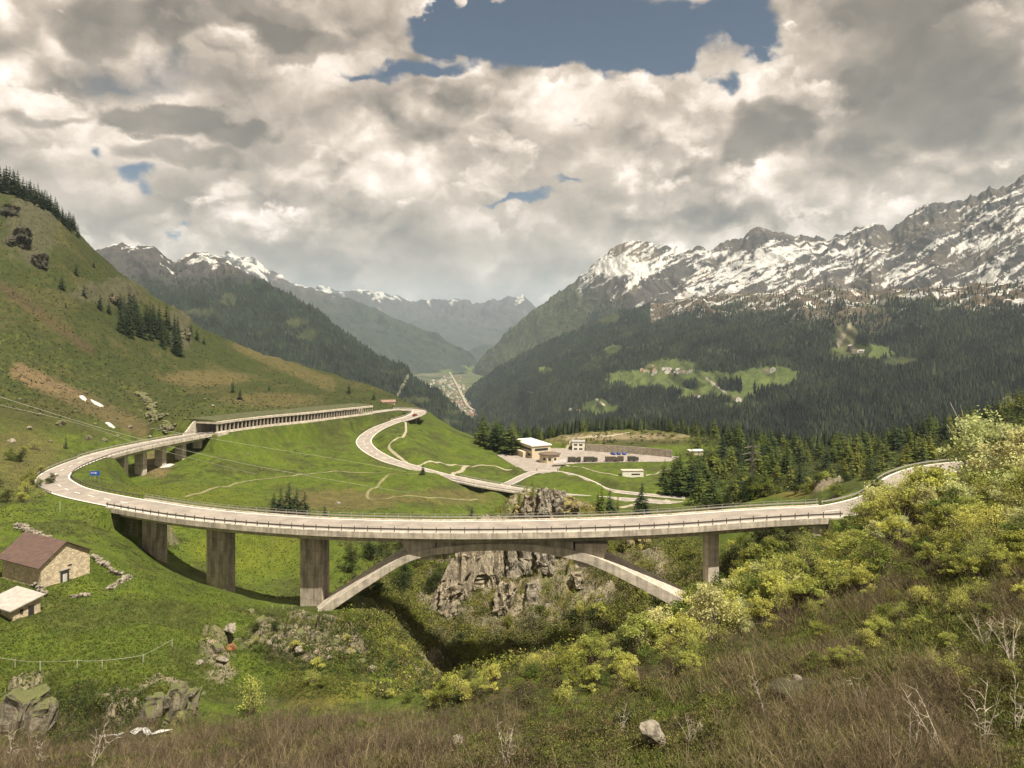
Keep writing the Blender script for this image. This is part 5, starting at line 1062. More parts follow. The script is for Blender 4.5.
CON = dict(spruce=[conifer_me(k, M_SPRUCE, .19 + .02 * k) for k in range(3)], larch=[conifer_me(10 + k, M_LARCH, .20 + .02 * k, 20, 10, .12, .05) for k in range(3)], pine=[conifer_me(20 + k, M_PINE, .25 + .03 * k, 17, 10, .05, .05, .12) for k in range(3)])
def conifer(p, h, kind, label, group=None, wide=1.):
    t = empty(kind + '_tree', (p[0], p[1], p[2] - .02 * h), random.uniform(0, 6.28), label, 'conifer', group); t.scale = (h * wide, h * wide, h)
    link('crown', random.choice(CON[kind]), t); link('trunk', TRUNK, t); return t
rng = np.random.default_rng(5)
ZD = None
def vis_on(u, D): return on(u, D)
# skyline spruces, top left
for k in range(95):
    u = -6 + 84 * (k + rng.uniform(0, 1)) / 95; D = rng.uniform(575, 640); conifer(on(u, D), rng.uniform(14, 24) * (1.15 - u / 130), 'spruce', 'dark spruce in the row along the skyline of the left hill', 'spruces on the left skyline')
for k in range(58):
    u = rng.uniform(118, 180); v = 316 + (u - 122) * .42 + rng.uniform(-13, 13); conifer(at(u, v + 6, 300., 720.), rng.uniform(13, 23), 'spruce', 'dark spruce in the dense clump on the left hillside', 'spruces of the hillside clump')
for u, v, h, lab in ((62, 290, 13, 'broad dark spruce highest on the left hillside'), (76, 276, 10, 'spruce up right of the broad one on the left hillside'), (94, 268, 7, 'small spruce below the skyline on the left hillside'), (84, 297, 10, 'spruce between the clump and the broad spruce'), (100, 310, 13, 'spruce just left of the dense hillside clump'), (109, 314, 11, 'second spruce left of the dense hillside clump'),
                     (191, 335, 10, 'left spruce of the three past the hillside clump'), (197, 341, 12, 'middle spruce of the three past the hillside clump'), (204, 345, 9, 'right spruce of the three past the hillside clump'), (233, 393, 9, 'taller spruce of the pair above the gallery entrance'), (240, 400, 8, 'lower spruce of the pair above the gallery entrance'), (269, 391, 6, 'small lone spruce above the gallery roof'), (66, 308, 4, 'tiny spruce low on the left hillside'),
                     (349, 394, 9, 'dark slim spruce on the ridge above the gallery end'), (374, 400, 8, 'dark slim spruce on the ridge beyond the gallery end'), (66, 449, 5, 'dark small spruce on the slope above the left road bend')):
    conifer(at(u, v, 180., 760.), h, 'spruce', lab)
for u, v, h, lab in ((274, 516, 8, 'leftmost spruce of the dark group behind the bridge'), (281, 517, 10, 'second spruce from the left in the dark group behind the bridge'), (289, 517, 11.5, 'tallest spruce in the dark group behind the bridge'), (297, 517, 10, 'fourth spruce from the left in the dark group behind the bridge'), (305, 518, 9, 'rightmost spruce of the dark group behind the bridge'), (325, 519, 5, 'small spruce right of the dark group behind the bridge'),
                     (642, 513, 9.5, 'lone symmetrical dark spruce just behind the bridge railing'), (610, 516, 7.5, 'smaller dark spruce left of the lone symmetrical one'), (472, 517, 4.5, 'little spruce under the low valley bridge'), (423, 475, 5.5, 'small bushy spruce at the edge of the lower road')):
    conifer(on(u, 222) if u > 600 else at(u, v, 180., 420.), h * (1.25 if u > 600 else 1.), 'spruce', lab, wide=1.6 if u > 600 else 1.25)
for u, v, h in ((527, 512, 9), (533, 510, 10), (598, 512, 7), (602, 514, 9), (618, 514, 8)):
    conifer(at(u, v, 180., 300.), h, 'larch', 'thin light green larch growing around the rocky knoll', 'larches round the knoll', .8)
for k in range(24):
    u = rng.uniform(478, 528); D = rng.uniform(445, 500); conifer(on(u, D), rng.uniform(13, 23) * (1 if u < 515 else .7), 'pine' if k % 3 else 'spruce', 'dark conifer in the clump left of the depot building', 'conifers left of the depot', 1.15)
for k in range(60):
    u = rng.uniform(528, 715); D = rng.uniform(505, 575); conifer(on(u, D), rng.uniform(9, 15), ('pine', 'larch', 'spruce')[k % 3], 'conifer in the belt behind the sandy terrace', 'conifers behind the terrace', 1.05)
for k in range(12):
    u = rng.uniform(664, 700); D = rng.uniform(335, 372); conifer(on(u, D), rng.uniform(11, 18), 'pine', 'broad dark pine in the clump at the right end of the yard', 'pines right of the yard', 1.25)
for k in range(290):
    u = rng.uniform(690, 1050); D = rng.uniform(262, 500) ; kind = ('larch', 'pine', 'larch', 'spruce')[k % 4]
    if abs(u - 752) < 6 and D < 345: continue
    conifer(on(u, D), rng.uniform(8, 17), kind, 'sunlit conifer of the forest edge beyond the bridge', 'conifers of the forest edge', 1.3)
for k in range(10):
    u = rng.uniform(985, 1045); D = rng.uniform(215, 260); conifer(on(u, D), rng.uniform(10, 15), 'larch' if k % 2 else 'pine', 'conifer high on the slope behind the tall pale shrub', 'conifers above the right road bend', 1.1)
# the wood that continues beyond: no single tree shows
def sample_ground(mask, n, rng, vis=True):
    gu = np.abs(np.gradient(UU, axis=1)); gv = np.abs(np.gradient(VV, axis=0)) + .25
    w = mask * ROADM * gu * gv; w[-1] = 0; w[:, -1] = 0; p = (w / w.sum()).ravel(); idx = rng.choice(len(p), n, p=p); j, i = np.divmod(idx, UU.shape[1]); a = rng.random(n); b = rng.random(n)
    f = lambda A: (A[j, i] * (1 - a) + A[j, i + 1] * a) * (1 - b) + (A[j + 1, i] * (1 - a) + A[j + 1, i + 1] * a) * b
    return np.stack([f(XX), f(DD), f(ZZ)], 1), j, i
mk = ((DD > 520) & (DD < 1250) & (UU > 505) & (UU < 1080)).astype(float)
Pt, _, _ = sample_ground(mk, 6500, rng); H = rng.uniform(8, 15, len(Pt)); V, Fc, c = cone_trees(Pt, H, H * .2, rng, 3, 6)
tag(link('forest', mesh_np('forest', V, Fc, M_FTREE, False, c * np.array([1.3, 1.35, 1.1]))), 'conifer wood filling the drop beyond the sandy terrace', 'forest', kind='stuff')

# broadleaf bushes -----------------------------------------------------
def leaf_pts(cent, rad, n, size, rng, tint):
    """small leaf faces scattered through ellipsoidal clumps; returns V, F, tint"""
    k = rng.integers(0, len(cent), n); d = rng.normal(size=(n, 3)); d /= np.linalg.norm(d, axis=1)[:, None]; r = rng.uniform(.25, 1, n) ** .5
    c = cent[k] + d * r[:, None] * rad[k]
    a = rng.normal(size=(n, 3)); a /= np.linalg.norm(a, axis=1)[:, None]; b = np.cross(a, rng.normal(size=(n, 3))); b /= np.linalg.norm(b, axis=1)[:, None]
    s = size * rng.uniform(.6, 1.5, n)[:, None]
    V = np.stack([c - a * s, c + b * s * .6, c + a * s, c - b * s * .6], 1).reshape(-1, 3); q = np.arange(n)[:, None] * 4 + np.arange(4)[None]
    t = tint[k] * rng.uniform(.65, 1.35, n)[:, None]; return V, q, np.repeat(t, 4, 0)
def bush_me(seed, mat, n=2600, lobes=13, size=.026, h=1.0, spread=.42, open_=.8, low=.25):
    rng = np.random.default_rng(seed); cent = []; rad = []
    for k in range(lobes):
        th = rng.uniform(0, 6.28); f = rng.uniform(0, 1); z = low + (h * .92 - low) * f; rr = spread * math.sqrt(max(.08, 1 - (f * 1.0) ** 2)) * rng.uniform(.2, 1); cent.append((rr * math.cos(th), rr * math.sin(th), z)); rad.append(np.array([1, 1, .8]) * rng.uniform(.13, .23) * open_)
    cent = np.array(cent); rad = np.array(rad); tint = rng.uniform(.75, 1.3, (lobes, 1)) * np.array([1, 1, 1.])
    sub = []; sr = []; st = []
    for k in range(lobes):
        for _ in range(9): d = rng.normal(size=3); d /= np.linalg.norm(d); sub.append(cent[k] + d * rad[k] * rng.uniform(.4, 1.)); sr.append(rad[k] * rng.uniform(.3, .75)); st.append(tint[k] * rng.uniform(.8, 1.25))
    V, Q, T = leaf_pts(np.array(sub), np.array(sr), n, size, rng, np.array(st)); crown = mesh_np('crown', V, Q, mat, False, T)
    m = MB(); ns = 6
    for k in range(lobes):
        b0 = (rng.uniform(-.06, .06), rng.uniform(-.06, .06), -.03); c_ = cent[k]; mid = tuple(np.array(b0) * .5 + c_ * .45 + rng.uniform(-.04, .04, 3)); m.tube([b0, mid, tuple(c_)], [.013, .009, .004], 4, cap=False)
        for _ in range(3): e = c_ + rng.normal(size=3) * rad[k] * .9; m.tube([mid, tuple(e)], [.005, .002], 3, cap=False)
    return crown, m.mesh('stem', M_TWIGP if mat in (M_BUSHP,) else M_BARK)
BUSH = dict(yellow=[bush_me(k, M_BUSHY, 4200, size=.017) for k in range(3)], pale=[bush_me(10 + k, M_BUSHP, 4600, open_=1.0, size=.016) for k in range(2)], green=[bush_me(20 + k, M_BUSHG, 3800, open_=1.05, size=.018) for k in range(3)], dark=[bush_me(30 + k, M_BUSHD, 3400, open_=1.1, size=.02) for k in range(2)],
            sparse=[bush_me(40 + k, M_BUSHY, 2200, 16, .013, open_=1.15) for k in range(2)])
def bush(p, h, kind, label, group=None, wide=1., name='shrub', cat='shrub'):
    c_, s_ = random.choice(BUSH[kind]); t = empty(name, (p[0], p[1], p[2] - .05 * h), random.uniform(0, 6.28), label, cat, group); t.scale = (h * wide, h * wide, h)
    link('crown', c_, t); link('stem', s_, t); return t
bush(on(985, 98), 11.5, 'pale', 'tallest pale yellow-green shrub tree on the right skyline', wide=1.15, name='shrub_tree', cat='tree')
bush(on(1018, 90), 8.5, 'pale', 'pale shrub at the right edge beside the tallest shrub tree', wide=1.2)
bush(on(1003, 100), 9.5, 'pale', 'pale shrub pressed against the right of the tallest shrub tree', wide=1.1)
bush(on(930, 96), 7.5, 'yellow', 'bright yellow shrub crown left of the tallest shrub tree', wide=1.3)
bush(on(905, 99), 6.5, 'sparse', 'thin twiggy yellow shrub in front of the right road bend', wide=1.3)
bush(on(880, 104), 5.5, 'yellow', 'yellow shrub hiding the right end of the bridge road', wide=1.3)
rq = np.random.default_rng(12)
for k in range(16):
    u = 862 + 7.5 * k; D = 112 + rq.uniform(-5, 7); p = on(u, D); vt = np.interp(u, [862, 880, 930, 980], [498, 482, 470, 462]) + rq.uniform(-3, 7); h = -(vt - CV) / F * D - p[2]
    if h > 1.2: bush(p, min(h, 8.5), ('yellow', 'sparse', 'pale', 'yellow')[k % 4], 'feathery yellow shrub along the verge of the right road bend', 'shrubs veiling the right road bend', 1.15)
bush(at(712, 640, 60., 125.), 6.2, 'pale', 'round pale grey-green shrub at the foot of the arch', wide=1.25)
bush(at(640, 655, 60., 125.), 4.8, 'yellow', 'yellow-green shrub left of the pale round one', wide=1.3)
bush(at(740, 612, 60., 125.), 4.6, 'yellow', 'yellow shrub at the foot of the slim right pier', wide=1.2)
bush(at(250, 715, 60., 125.), 5.2, 'sparse', 'loose round shrub with bare stems below the meadow bank', wide=1.1)
rb = np.random.default_rng(77)
for k in range(142):
    f = rb.random() ** .8; u = 655 + 380 * f; top = np.interp(u, [655, 700, 760, 850, 900, 1024], [640, 612, 575, 532, 500, 478]); v = top + rb.uniform(4, 105) ** 1.0 * (.3 + .7 * f)
    bush(at(u, v, 45., 128.), rb.uniform(2.9, 5.3) * (1.12 - .005 * (v - top)), ('yellow', 'sparse', 'yellow', 'green', 'pale', 'green', 'sparse')[k % 7], 'yellow-green shrub in the thicket on the right slope', 'shrubs of the right slope thicket', rb.uniform(1.1, 1.5))
for k in range(38):
    u = rb.uniform(760, 1050); v = rb.uniform(575, 700) - (u - 760) * .06; bush(at(u, v, 42., 110.), rb.uniform(1.0, 2.2), ('sparse', 'sparse', 'green', 'yellow')[k % 4], 'small loose shrub amid the brush of the right slope', 'small shrubs of the right slope', 1.4)
for k in range(18):
    u = rb.uniform(560, 720); v = np.interp(u, [560, 720], [690, 640]) + rb.uniform(-4, 26); bush(at(u, v, 45., 128.), rb.uniform(1.4, 2.8), ('yellow', 'green', 'sparse')[k % 3], 'low shrub along the brink of the gorge', 'shrubs along the gorge brink', 1.35)
for k in range(15):
    u = rb.uniform(-10, 52); v = rb.uniform(446, 508); bush(at(u, v, 130., 330.), rb.uniform(2.2, 4.2), ('yellow', 'green', 'dark', 'sparse')[k % 4], 'shrub on the verge outside the left road bend', 'shrubs outside the left bend', 1.3)
for k in range(26):
    u = rb.uniform(345, 470); v = rb.uniform(545, 600) ; bush(at(u, v, 150., 260.), rb.uniform(3.5, 6.), ('dark', 'dark', 'green', 'dark')[k % 4], 'dark leafy tree in the gully behind the left half of the arch', 'trees in the gully behind the arch', 1.2, 'gully_tree', 'tree')
for k in range(26):
    u = rb.uniform(700, 770); v = rb.uniform(488, 512); bush(at(u, v, 200., 330.), rb.uniform(3.5, 7.), ('dark', 'green', 'dark')[k % 3], 'dark leafy tree between the bridge and the forest edge', 'leafy trees before the forest edge', 1.1, 'leafy_tree', 'tree')
for k in range(17):
    u = rb.uniform(770, 880); v = rb.uniform(478, 500); bush(at(u, v, 150., 330.), rb.uniform(1.6, 3.4), ('green', 'yellow', 'dark')[k % 3], 'rounded shrub on the yellow bank behind the right end of the bridge', 'shrubs on the bank behind the bridge', 1.4)
for k in range(20):
    u = rb.uniform(225, 440); v = np.interp(u, [225, 300, 440], [655, 655, 685]) + rb.uniform(-28, 26); bush(at(u, v, 80., 160.), rb.uniform(.9, 2.2), ('green', 'sparse', 'dark', 'yellow')[k % 4], 'small shrub among the rocks of the meadow bank', 'shrubs of the meadow bank', 1.5)

for k in range(26):
    u = rb.uniform(440, 690); v = rb.uniform(600, 676); bush(at(u, v, 110., 215.), rb.uniform(1.8, 4.2), ('green', 'dark', 'yellow', 'green', 'sparse')[k % 5], 'leafy bush rooted in the gorge wall below the arch', 'bushes of the gorge wall', 1.25, 'bush', 'bush')
for k in range(20):
    u = rb.uniform(722, 800); v = rb.uniform(545, 596); bush(at(u, v, 135., 215.), rb.uniform(3., 6.), ('dark', 'green', 'dark', 'yellow')[k % 4], 'leafy tree under the right end of the bridge', 'leafy trees under the right bridge end', 1.2, 'leafy_tree', 'tree')
for k in range(52):
    u = rb.uniform(425, 700); v = np.interp(u, [425, 470, 560, 640, 700], [697, 686, 660, 632, 612]) + rb.uniform(1, 16); bush(at(u, v, 60., 112.), rb.uniform(1.3, 3.0) * (1.25 if u > 560 else .9), ('green', 'sparse', 'yellow', 'green', 'dark', 'sparse')[k % 6], 'feathery bush growing on the very brink of the gorge', 'bushes on the gorge brink', 1.3, 'bush', 'bush')
# scrub on the gorge walls (nobody could count it)
def scrub(mask, n, hgt, size, leaves, cols, wts, seed, name, label, cat='scrub', mat=None):
    rng = np.random.default_rng(seed); P_, j, i = sample_ground(mask, n, rng); h = rng.uniform(*hgt, n); kinds = rng.choice(len(cols), n, p=np.array(wts) / sum(wts))
    nz_ = fbm(P_[:, 0] / 9, P_[:, 1] / 9, 3, seed); kinds = np.where((nz_ > .12) & (rng.random(n) < .6), 0, kinds)
    cent = P_ + np.stack([0 * h, 0 * h, h * .4], 1); rad = np.stack([h * .8, h * .8, h * .55], 1); col = np.array(cols)[kinds] * rng.uniform(.7, 1.35, (n, 1))
    V, Q, T = leaf_pts(cent, rad, n * leaves, size, rng, col); tag(link(name, mesh_np(name, V, Q, mat or M_SCRUB, False, T)), label, cat, kind='stuff')
gm = np.maximum(gorge, blob(540, 680, 160, 34, 84, 150)) * (1 - rockm * .72) * (DD > 84); gm = gm * (fbm(XX / 5, DD / 5, 3, 900) > -.25)
scrub(gm, 9500, (.7, 2.9), .13, 38, [(.24, .26, .04), (.08, .10, .024), (.045, .058, .018), (.16, .125, .055), (.25, .225, .055), (.22, .17, .09)], [4, 4, 3, 3, 3, 1], 31, 'scrub', 'mixed green and brown scrub clinging to the walls of the gorge')
am = ((DD > 110) & (DD < 230) & (UU > 335) & (UU < 470) & (VV > 540) & (VV < 690)).astype(float) * (fbm(XX / 7, DD / 7, 3, 901) > -.1)
scrub(am, 1100, (.5, 1.5), .14, 30, [(.13, .16, .03), (.07, .085, .022), (.18, .17, .045), (.10, .08, .04)], [4, 3, 2, 1], 32, 'scrub', 'low scrub on the green gully floor left of the gorge')
km = ((DD > 185) & (DD < 245) & (UU > 470) & (UU < 700) & (VV < 545)).astype(float)
scrub(km, 900, (.4, 1.4), .16, 26, [(.24, .20, .035), (.20, .17, .03), (.08, .09, .02), (.13, .15, .03)], [4, 3, 2, 2], 33, 'scrub', 'yellow heath and scrub covering the rocky knoll')
bm_ = np.maximum(blob(310, 645, 85, 36, 90, 145), blob(90, 715, 100, 30, 68, 100)) * (1 - rockm * .3)
scrub(bm_, 2600, (.25, .9), .075, 30, [(.09, .12, .022), (.045, .07, .015), (.06, .05, .025), (.17, .16, .04)], [4, 4, 2, 1], 34, 'undergrowth', 'leafy undergrowth over the stream and meadow banks', 'undergrowth')

scrub(((DD > 235) & (DD < 540) & (UU > 690) & (UU < 1070)).astype(float), 5200, (1.2, 3.4), .30, 26, [(.07, .09, .022), (.11, .13, .028), (.045, .06, .018), (.14, .14, .035)], [4, 3, 3, 1], 35, 'scrub', 'green thicket filling the gaps between the conifers beyond the bridge')
scrub(((DD > 458) & (DD < 545) & (UU > 560) & (UU < 720)).astype(float) * (fbm(XX / 12, DD / 12, 3, 909) > .0), 420, (.6, 1.8), .25, 22, [(.07, .085, .022), (.13, .12, .04), (.05, .055, .02)], [3, 2, 2], 36, 'scrub', 'scattered scrub on the sandy terrace above the stone wall')
# brush and grass of the foreground
def stems(P_, h, nst, rng, col, wid, lean=(0, 0), spread=.5, segs=2):
    n = len(P_); k = np.repeat(np.arange(n), nst); N_ = len(k); hh = h[k] * rng.uniform(.5, 1.15, N_); th = rng.uniform(0, 6.28, N_); sp = rng.uniform(.1, 1, N_) * spread
    d = np.stack([np.cos(th) * sp + lean[0], np.sin(th) * sp + lean[1], np.ones(N_)], 1); d /= np.linalg.norm(d, axis=1)[:, None]
    b = P_[k] + np.stack([np.cos(th), np.sin(th), 0 * th - .3], 1) * (rng.uniform(0, .35, N_) * h[k])[:, None]
    ax = rng.uniform(0, 3.14, N_); wv = np.stack([np.cos(ax), np.sin(ax) * .5, 0 * ax], 1) * (wid * rng.uniform(.6, 1.4, N_))[:, None]
    mid = b + d * hh[:, None] * .55; top = mid + (d + np.stack([np.cos(th) * .25, np.sin(th) * .25, 0 * th], 1) * spread) * hh[:, None] * .5
    V = np.stack([b - wv, b + wv, mid + wv * .7, mid - wv * .7, top], 1); q = np.arange(N_)[:, None] * 5
    t = col[k] * rng.uniform(.4, 1.7, (N_, 1)); Vs = [V.reshape(-1, 3)]; Q = np.concatenate([q + i for i in (0, 1, 2, 3)], 1); T3 = np.concatenate([q + 3, q + 2, q + 4], 1)
    return V.reshape(-1, 3), Q, T3, np.repeat(t, 5, 0)
def patch(mask, n, hgt, nst, wid, cols, wts, seed, name, label, cat, lean=(0, 0), spread=.5, twig=0, nsc=None):
    rng = np.random.default_rng(seed); P_, j, i = sample_ground(mask, n, rng); h = rng.uniform(*hgt, n)
    kd = rng.choice(len(cols), n, p=np.array(wts) / sum(wts)); col = np.array(cols)[kd]
    V, Q, T, c = stems(P_, h, nst, rng, col, wid, lean, spread)
    if twig:
        N_ = n * nst; k = np.repeat(np.arange(N_), twig); W = V.reshape(-1, 5, 3); f = rng.uniform(.25, .95, len(k))[:, None]; b = W[k, 3] * (1 - f) + W[k, 4] * f; b = np.where(rng.random((len(k), 1)) < .5, b, W[k, 0] * (1 - f) + W[k, 3] * f)
        L_t = (np.repeat(h, nst)[k] * rng.uniform(.15, .38, len(k)))[:, None]; d = rng.normal(size=(len(k), 3)); d[:, 2] = np.abs(d[:, 2]) + .4; d /= np.linalg.norm(d, axis=1)[:, None]; s = rng.normal(size=(len(k), 3)); s /= np.linalg.norm(s, axis=1)[:, None]; s *= wid * .55
        V2 = np.stack([b - s, b + s, b + d * L_t], 1).reshape(-1, 3); T2 = np.arange(len(k) * 3).reshape(-1, 3) + len(V); c2 = np.repeat(c.reshape(-1, 5, 3)[k, 0], 3, 0)
        V = np.concatenate([V, V2]); T = np.concatenate([T, T2]); c = np.concatenate([c, c2])
    tag(link(name, mesh_np(name, V, [Q, T], M_BRUSH, False, c)), label, cat, kind='stuff')
inf = ((UU > -70) & (UU < 1100)).astype(float)
nf = fbm(XX / 7, DD / 7, 4, 950); nf2 = fbm(XX / 14, DD / 14, 3, 960)
slopef = sstep(430, 560, UU + (VV - 700) * 2.2); near = (DD > 33) & (DD < 106)
fm = inf * near * (1 - .6 * sstep(410, 470, UU) * sstep(800, 720, UU)) * np.clip(np.maximum(sstep(700, 722, VV - (UU < 260) * 8), sstep(560, 640, UU) * (DD < 100)), 0, 1)
BR_ = [(.135, .098, .060), (.20, .15, .085), (.085, .065, .042), (.30, .23, .14)]
patch(fm * (nf > -.06) * sstep(-.05, .2, nf2 + .08 + .25 * (UU < 520)), 2700, (.9, 2.3), 10, .014, BR_, [4, 3, 3, 1], 41, 'brush', 'bare brown brush of thin stems covering the foreground', 'brush', (-.12, 0), .95, 8)
patch(fm * (VV > 726) * (nf2 > -.15), 800, (1.0, 2.4), 10, .014, BR_, [4, 3, 2, 2], 42, 'brush', 'denser bare brush along the very bottom of the slope', 'brush', (.05, .1), .95, 8)
patch(inf * near * sstep(640, 760, UU) * (nf2 > -.05), 1700, (.8, 2.2), 9, .014, [(.16, .12, .065), (.23, .17, .09), (.10, .078, .042), (.34, .27, .15), (.18, .18, .05)], [3, 3, 2, 2, 3], 43, 'brush', 'brown twiggy brush between the green clumps of the right slope', 'brush', (-.4, .1), .85, 8)
patch(fm, 27000, (.18, .55), 9, .022, [(.11, .145, .02), (.17, .165, .035), (.25, .20, .085), (.065, .08, .018), (.13, .09, .045)], [4, 3, 3, 2, 2], 44, 'grass', 'tufted green and straw-coloured grass on the near slope', 'grass', spread=.9)
patch(inf * near * sstep(600, 700, UU) * (nf < -.06), 1300, (.4, 1.0), 16, .03, [(.12, .155, .026), (.18, .18, .04), (.08, .10, .02)], [4, 3, 2], 45, 'grass', 'lush green herbs on the right slope', 'grass', spread=.9)
mm = inf * (DD > 84) * (DD < 165) * (UU < 360) * (VV > 560) * (VV < 700)
patch(mm, 24000, (.14, .4), 8, .035, [(.09, .12, .016), (.11, .135, .02), (.07, .095, .014), (.20, .20, .065)], [5, 4, 2, 1], 46, 'grass', 'thick green grass of the left meadow', 'grass', spread=.9)
m2 = inf * (DD > 150) * (DD < 420) * (UU < 520) * (1 - sstep(400, 380, VV))
patch(m2, 15000, (.15, .4), 7, .08, [(.09, .11, .017), (.075, .09, .017), (.14, .125, .04)], [4, 3, 2], 47, 'grass', 'rough grass of the middle meadows', 'grass', spread=1.)
m3 = inf * (DD > 300) * (DD < 720) * (UU < 400) * (VV < 420)
patch(m3, 7000, (.4, 1.1), 6, .22, [(.055, .06, .02), (.08, .085, .026), (.16, .13, .055), (.04, .045, .018)], [4, 3, 3, 3], 48, 'heath', 'dark heath tussocks dotting the left hillside', 'heath', spread=1.2)
scrub(inf * near * sstep(400, 520, UU) * (VV > 560) * (nf < .3), 8000, (.3, 1.0), .055, 34, [(.12, .14, .026), (.20, .19, .045), (.07, .08, .02), (.14, .10, .045), (.11, .085, .04)], [3, 3, 3, 3, 2], 49, 'undergrowth', 'green leafy undergrowth on the right slope', 'undergrowth')

# bare saplings standing up out of the brush
def sapling_me(seed, n=5, mat=None):
    rng = np.random.default_rng(seed); m = MB()
    for k in range(n):
        th = rng.uniform(0, 6.28); p = np.array([0, 0, -.03]); d = np.array([math.cos(th) * .28, math.sin(th) * .28, 1.]); pts = [p.copy()]
        for s in range(7): d = d + rng.normal(size=3) * .11; d /= np.linalg.norm(d); p = p + d * rng.uniform(.09, .16); pts.append(p.copy())
        m.tube([tuple(x) for x in pts], list(np.linspace(.009, .002, 8)), 5, cap=False)
        for s in range(2, 8):
            for _ in range(2):
                e = pts[s - 1] + (pts[s] - pts[s - 1]) * rng.random(); q = rng.normal(size=3); q[2] = abs(q[2]) + .5; q /= np.linalg.norm(q); l = rng.uniform(.08, .2); mid = e + q * l * .5 + rng.normal(size=3) * .01; m.tube([tuple(e), tuple(mid), tuple(e + q * l + rng.normal(size=3) * .03)], [.004, .003, .0012], 4, cap=False)
    return m.mesh('branches', mat or M_TWIGP)
SAP = [sapling_me(k, (2, 3, 5, 3)[k]) for k in range(4)]
for i, (u, v, h, k, lab) in enumerate(((982, 752, 4.2, 1, 'forked pale bare sapling right of the dark boulders'), (945, 765, 4.0, 0, 'slim bare sapling left of the forked one'), (912, 768, 2.6, 0, 'short pale stem leaning in the brush near the bottom right'), (1016, 735, 3.6, 1, 'bare sapling at the right edge of the slope'), (766, 722, 3.2, 0, 'lone curved bare stem above the dark boulders'), (505, 768, 3.2, 2, 'fan-shaped pale bare bush at the bottom centre'), (10, 765, 4.2, 0, 'long pale stem leaning at the lower left corner'), (40, 768, 3.6, 0, 'second pale leaning stem at the lower left'), (92, 768, 3.6, 1, 'third pale leaning stem left of the stream'), (985, 650, 3., 2, 'bare twiggy sapling on the upper right slope'), (1012, 665, 3.4, 2, 'bare twiggy sapling at the upper right edge'), (620, 735, 2.4, 1, 'small bare sapling left of the pale boulder'), (690, 745, 2.4, 2, 'small bare bush right of the pale boulder'), (868, 715, 2.6, 3, 'bare twiggy bush right of the dark boulders'))):
    p = at(u, v, 33., 110.); o = link('bare_sapling', SAP[k], None, p); o.scale = (h, h, h); o.rotation_euler = (R(random.uniform(-8, 8)), R(18 if u < 120 else random.uniform(-12, 12)), random.uniform(0, 6.28) if u > 120 else 0); tag(o, lab, 'sapling')
# ------------------------------------------------------------------ camera, light, sky, air
cam = bpy.data.objects.new('camera', bpy.data.cameras.new('camera')); COL.objects.link(cam)
cam.location = (0, 0, 0); cam.rotation_euler = (R(90), 0, 0); cam.data.sensor_width = 36; cam.data.lens = F / 1024 * 36
cam.data.shift_y = -(384 - CV) / 1024; cam.data.clip_start = .5; cam.data.clip_end = 80000
SC.camera = cam
SC.view_settings.view_transform = 'Standard'; SC.view_settings.look = 'None'; SC.view_settings.gamma = 1; SC.view_settings.use_curve_mapping = False
SC.view_settings.exposure = EXPO
SUN_DIR = Vector((.36, -.41, 1.0)).normalized()           # towards the sun: behind and to the right, high
sun = bpy.data.objects.new('sun', bpy.data.lights.new('sun', 'SUN')); COL.objects.link(sun)
sun.data.energy = 5.0; sun.data.angle = R(.55); sun.data.color = (1., .93, .80)
sun.rotation_euler = SUN_DIR.to_track_quat('Z', 'Y').to_euler(); sun.location = (60, -60, 120)
w = bpy.data.worlds.new('World'); SC.world = w; w.use_nodes = True; nt = w.node_tree
bg = nt.nodes['Background']; bg.inputs[1].default_value = .051
sky = nt.nodes.new('ShaderNodeTexSky'); sky.sky_type = 'NISHITA'; sky.sun_disc = False
sky.sun_elevation = math.asin(SUN_DIR.z); sky.sun_rotation = math.atan2(SUN_DIR.x, SUN_DIR.y); sky.altitude = 1400; sky.air_density = 1.0; sky.dust_density = .6
L_ = nt.links.new
def M1(op, a, b=None, c=None, clamp=False):
    n = nt.nodes.new('ShaderNodeMath'); n.operation = op; n.use_clamp = clamp
    for i, x in enumerate((a, b, c)):
        if x is None: continue
        if isinstance(x, (int, float)): n.inputs[i].default_value = x
        else: L_(x, n.inputs[i])
    return n.outputs[0]
def VM(op, a, b=None):
    n = nt.nodes.new('ShaderNodeVectorMath'); n.operation = op
    for i, x in enumerate((a, b)):
        if x is None: continue
        if isinstance(x, tuple): n.inputs[i].default_value = x
        else: L_(x, n.inputs[i])
    return n
def MR(x, a, b, c=0., d=1.):
    n = nt.nodes.new('ShaderNodeMapRange'); n.interpolation_type = 'SMOOTHSTEP'; L_(x, n.inputs[0])
    for i, q in enumerate((a, b, c, d)): n.inputs[i + 1].default_value = q
    return n.outputs[0]
dirv = nt.nodes.new('ShaderNodeTexCoord').outputs['Generated']
dirn = VM('NORMALIZE', dirv).outputs[0]
sep = nt.nodes.new('ShaderNodeSeparateXYZ'); L_(dirn, sep.inputs[0])
yy = M1('MAXIMUM', sep.outputs[1], .05)
gx = M1('DIVIDE', sep.outputs[0], yy); gzz = M1('DIVIDE', sep.outputs[2], yy)
cmb = nt.nodes.new('ShaderNodeCombineXYZ'); L_(gx, cmb.inputs[0]); L_(gzz, cmb.inputs[1])
def nz(vec, scale, det=8, rough=.58, dist=0.):
    n = nt.nodes.new('ShaderNodeTexNoise'); n.inputs['Scale'].default_value = scale; n.inputs['Detail'].default_value = det
    n.inputs['Roughness'].default_value = rough; n.inputs['Distortion'].default_value = dist; L_(vec, n.inputs['Vector']); return n
sq = VM('MULTIPLY', dirn, (1, 1, 1.3)).outputs[0]
wn_ = nz(sq, 3.2, 4, .6)
